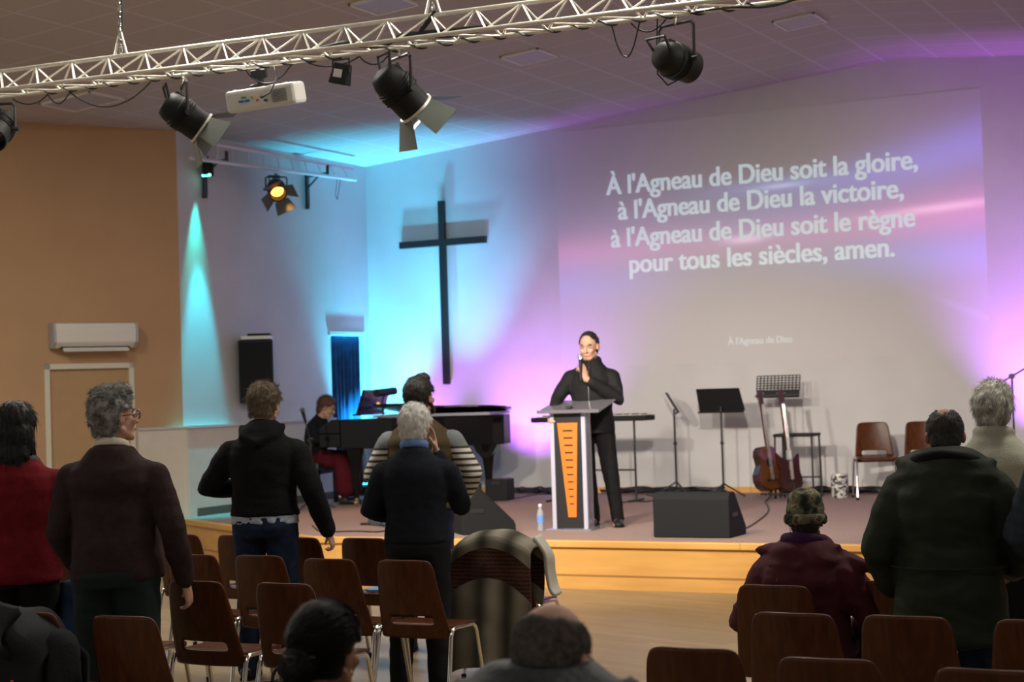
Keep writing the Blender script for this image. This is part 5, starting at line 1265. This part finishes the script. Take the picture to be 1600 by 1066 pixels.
f.shoes()
f.skull_hair(mat('reddish brown hair', (.09, .035, .018), .6, var=.2), front=.06, low=-.10, thick=.020, fibres=1200, length=.05, fold=.005, lift=.15, jit=.15, seed=13)

# --- seated person with patterned cap and maroon jacket
f = Fig(spot(1249, 7.65), radians(4), 1.50, sit=.55, lean=-.04, bend=.12, wide=1.02, depth=1.1, head_yaw=2, head_pitch=10, elbow_L=(-.36, .06, .72), wrist_L=(-.20, .28, .66), elbow_R=(.36, .06, .72), wrist_R=(.20, .28, .66), name_label='seated person in a patterned knitted cap and maroon hooded jacket')
f.build_body(SK2)
def ex(mb):
    hoodshape(f, mb, .185, 1.47, -.085, .13, .055, .034)
    mb.caps([f.T((.10, .02, 1.49)), f.T((.30, -.03, 1.40)), f.T((.36, -.03, 1.36))], [.03, .030, .012])
    mb.caps([f.T((-.10, .02, 1.49)), f.T((-.22, .0, 1.47)), f.T((-.26, .0, 1.475))], [.03, .028, .012])
f.top('jacket', mat('maroon jacket cloth', (.060, .010, .016), .75, var=.15, bump=.15, bscale=40), hem=.88, grow=.050, rr=(.098, .085, .055), fold=.019, seed=15, extra=ex, ff=8, hem_flare=.03)
sc = MB(); sc.tube([f.T((.095*cos(a), -.015+.085*sin(a), 1.52-.01*sin(a))) for a in [2*pi*k/20 for k in range(20)]], .036, 10, closed=True); sc.xf(f.M); remeshed(sc, 'scarf', mat('purple scarf cloth', (.035, .010, .045), .9), f.root, .009, 2, .008)
f.trousers(M_trou); f.shoes()
f.skull_hair(M_hbrown, front=.03, low=-.10, thick=.006, fibres=500, length=.03, seed=15)
m = mat('camouflage knit', (.10, .10, .06), .95, bump=.5, bscale=150); nt = m.node_tree; tc = node(nt, 'ShaderNodeTexCoord'); nz = node(nt, 'ShaderNodeTexNoise'); nz.inputs['Scale'].default_value = 17; nz.inputs['Detail'].default_value = 2; nt.links.new(tc.outputs['Object'], nz.inputs[0])
cr_ = node(nt, 'ShaderNodeValToRGB'); cr_.color_ramp.interpolation = 'CONSTANT'; el = cr_.color_ramp.elements; el[0].position = 0; el[0].color = (.018, .018, .016, 1); el[1].position = .43; el[1].color = (.045, .052, .036, 1)
for ps, c in ((.50, (.12, .11, .065)), (.58, (.20, .185, .12)), (.64, (.09, .05, .03))): e = el.new(ps); e.color = (*c, 1)
nt.links.new(nz.outputs[0], cr_.inputs[0]); nt.links.new(cr_.outputs[0], nt.nodes['Principled BSDF'].inputs['Base Color'])
cp = MB(); cp.ell((0, -.012, .045), (.094, .112, .098)); cp.ell((0, -.02, .085), (.088, .10, .075)); cp.ell((0, -.012, .02), (.094, .112, .065)); cp.xf(f.M @ f.H); cp = remeshed(cp, 'knitted_cap', m, f.root, .008, 4, .004, 22)
bm_ = MB(); bm_.tube([(.094*cos(a), -.012+.112*sin(a), .002+.012*sin(a)) for a in [2*pi*k/26 for k in range(26)]], .014, 10, closed=True, flat=2.0); bm_.xf(f.M @ f.H); remeshed(bm_, 'cap_brim', m, cp, .007, 2, .002)

# --- bald man in the green parka
f = Fig(spot(1472, 7.15), radians(8), 1.56, wide=1.06, depth=1.25, head_yaw=4, head_pitch=26, bend=.14, elbow_L=(-.31, -.01, 1.08), wrist_L=(-.28, .18, .90), elbow_R=(.34, .0, 1.10), wrist_R=(.27, .22, .98), name_label='standing balding man in a dark green hooded parka, head bowed')
f.build_body(SK2, .008)
def ex(mb): hoodshape(f, mb, .225, 1.475, -.12, .15, .07, .045)
M_parka = mat('dark green parka cloth', (.014, .020, .012), .75, var=.2, bump=.25, bscale=30)
pk = f.top('parka', M_parka, hem=.66, grow=.062, rr=(.112, .094, .062), fold=.017, seed=17, extra=ex, ff=7, hem_flare=.035, rows=[(.66, 0, 0, .18, .13), (.80, 0, 0, .18, .13)]+Fig.TORSO[1:])
rim = MB(); rim.tube([f.T((.150*cos(a), -.045+.105*sin(a), 1.515-.030*abs(cos(a))**2-(.04*sin(a) if sin(a) > 0 else 0))) for a in [2*pi*k/24 for k in range(24)]], .030, 10, closed=True); rim.xf(f.M); remeshed(rim, 'hood_lining', mat('black fleece', (.006, .006, .006), .95), pk, .009, 2, .007)
bt = MB(); bt.tube([f.T((.270*cos(a), -.0+.222*sin(a), 1.02)) for a in [2*pi*k/30 for k in range(30)]], .006, 6, closed=True); bt.xf(f.M).build('waist_seam', M_parka, pk, True)
f.trousers(M_jean); f.shoes()
f.skull_hair(mat('black short hair', (.018, .016, .014), .65), front=.045, low=-.09, thick=.005, fibres=3500, length=.012, fold=.0015, lift=.5, jit=.3, seed=17, bald_top=lambda x, y, z: not ((x/.034)**2+((y+.050)/.052)**2 < 1+.5*noise.noise(Vector((x*60, y*60, z*60))) and z > .05))

# --- silver-haired man in cream
f = Fig(spot(1550, 8.5), radians(6), 1.635, wide=1.12, depth=1.1, head_yaw=-6, head_pitch=2, elbow_L=(-.30, .02, 1.1), wrist_L=(-.2, .2, 1.0), name_label='standing silver-haired man in a cream fleece at the right')
f.build_body(SK1, .0085)
f.top('fleece', mat('cream fleece cloth', (.34, .34, .28), .95, bump=.3, bscale=150), hem=.88, grow=.036, rr=(.082, .068, .05), fold=.006, seed=19, extra=lambda mb: mb.tube([f.T((.085*cos(a), -.012+.078*sin(a), 1.50-.015*sin(a))) for a in [2*pi*k/22 for k in range(22)]], .024, 10, closed=True, flat=1.4))
f.trousers(M_trou); f.shoes()
f.skull_hair(M_hgw, front=.058, low=-.095, thick=.020, fibres=2800, length=.045, fold=.008, ff=26, lift=.25, jit=.2, curl=.3, seed=19, bulk=[((-.05, -.05, .01), (.045, .07, .07)), ((.05, -.05, .01), (.045, .07, .07))])

# --- blue-grey sleeve at the right edge
f = Fig(spot(1708, 6.8), radians(2), 1.66, wide=1.15, depth=1.05, head_yaw=10, elbow_L=(-.33, .02, 1.10), wrist_L=(-.24, .20, .98), name_label='standing person whose blue-grey sleeve shows at the right edge')
f.build_body(SK1, .009)
f.top('sweater', knit('blue grey knit', (.030, .042, .056)), hem=.90, grow=.03, rr=(.084, .072, .05), fold=.007, seed=21)
f.trousers(M_trou); f.shoes(); f.skull_hair(M_hbrown, fibres=800, seed=21)

# --- foreground: woman with a bun and gold earring
f = Fig(spot(488, 4.25), radians(8), 1.48, sit=.55, lean=.03, head_yaw=-14, head_pitch=6, wide=1.0, elbow_L=(-.28, .05, .75), wrist_L=(-.10, .28, .66), elbow_R=(.28, .05, .75), wrist_R=(.10, .28, .66), name_label='seated woman with black hair in a bun and gold earring, nearest the camera')
f.build_body(SK2, .0075)
f.top('coat', mat('dark coat', (.015, .015, .018), .8), hem=.88, grow=.035, rr=(.08, .07, .05), fold=.008, seed=23)
f.trousers(M_trou); f.shoes()
f.skull_hair(M_hblk, front=.066, low=-.075, thick=.017, fibres=9000, length=.045, fold=.0015, lift=.05, jit=.05, seed=23, r=.0007, flow=lambda c: Vector((-c.x*.6, -1, (.0-c.z)*.9)), bulk=[((0, -.045, .03), (.082, .085, .088))])
f.hair(M_hblk, [((0, -.125, -.035), (.052, .042, .050)), ((.012, -.135, -.02), (.034, .032, .03)), ((-.01, -.14, -.05), (.034, .03, .03))], 1500, .03, lambda c: Vector((-c.z-.03, 0, c.x)), .05, .1, fold=.004, seed=24, r=.0007, name='hair_bun')
cb = MB(); cb.tube([f.M @ f.H @ Vector((.05*cos(a), -.118-.045*sin(a), -.01+.0*a)) for a in [pi*k/10 for k in range(11)]], .004, 6); cb.build('hair_clip', mat('black shiny clip', (.02, .02, .02), .1), f.root, True)
er = MB(); er.ell((.084, .000, -.052), .0055).xf(f.M @ f.H).build('earring', mat('gold', (.9, .6, .2), .2, 1), f.root, True)
# --- foreground: balding man with glasses
f = Fig(spot(838, 3.55), radians(16), 1.585, sit=.55, lean=.0, head_yaw=-16, head_pitch=14, wide=1.08, elbow_L=(-.30, .05, .75), wrist_L=(-.10, .28, .66), elbow_R=(.28, .05, .75), wrist_R=(.10, .28, .66), name_label='seated balding grey-haired man with dark glasses, nearest the camera')
f.build_body(SK1, .0065, glasses=mat('black spectacle frame', (.01, .01, .01), .3))
def ex(mb): hoodshape(f, mb, .21, 1.56, -.10, .12, .06, .040)
f.top('puffer_jacket', mat('dark blue padded nylon', (.006, .010, .018), .6, bump=.4, bscale=40), hem=.88, grow=.045, rr=(.09, .075, .055), fold=.010, seed=25, extra=ex, rib=(60, .004))
f.trousers(M_trou); f.shoes()
f.skull_hair(M_hsalt, front=.050, low=-.060, thick=.0035, fibres=12000, length=.018, fold=.001, lift=.25, jit=.2, seed=25, r=.0006, bald_top=lambda x, y, z: z < .090-.5*max(0, y)-.10*max(0, .02-abs(x))+.010*noise.noise(Vector((x*30, y*30, 0))))
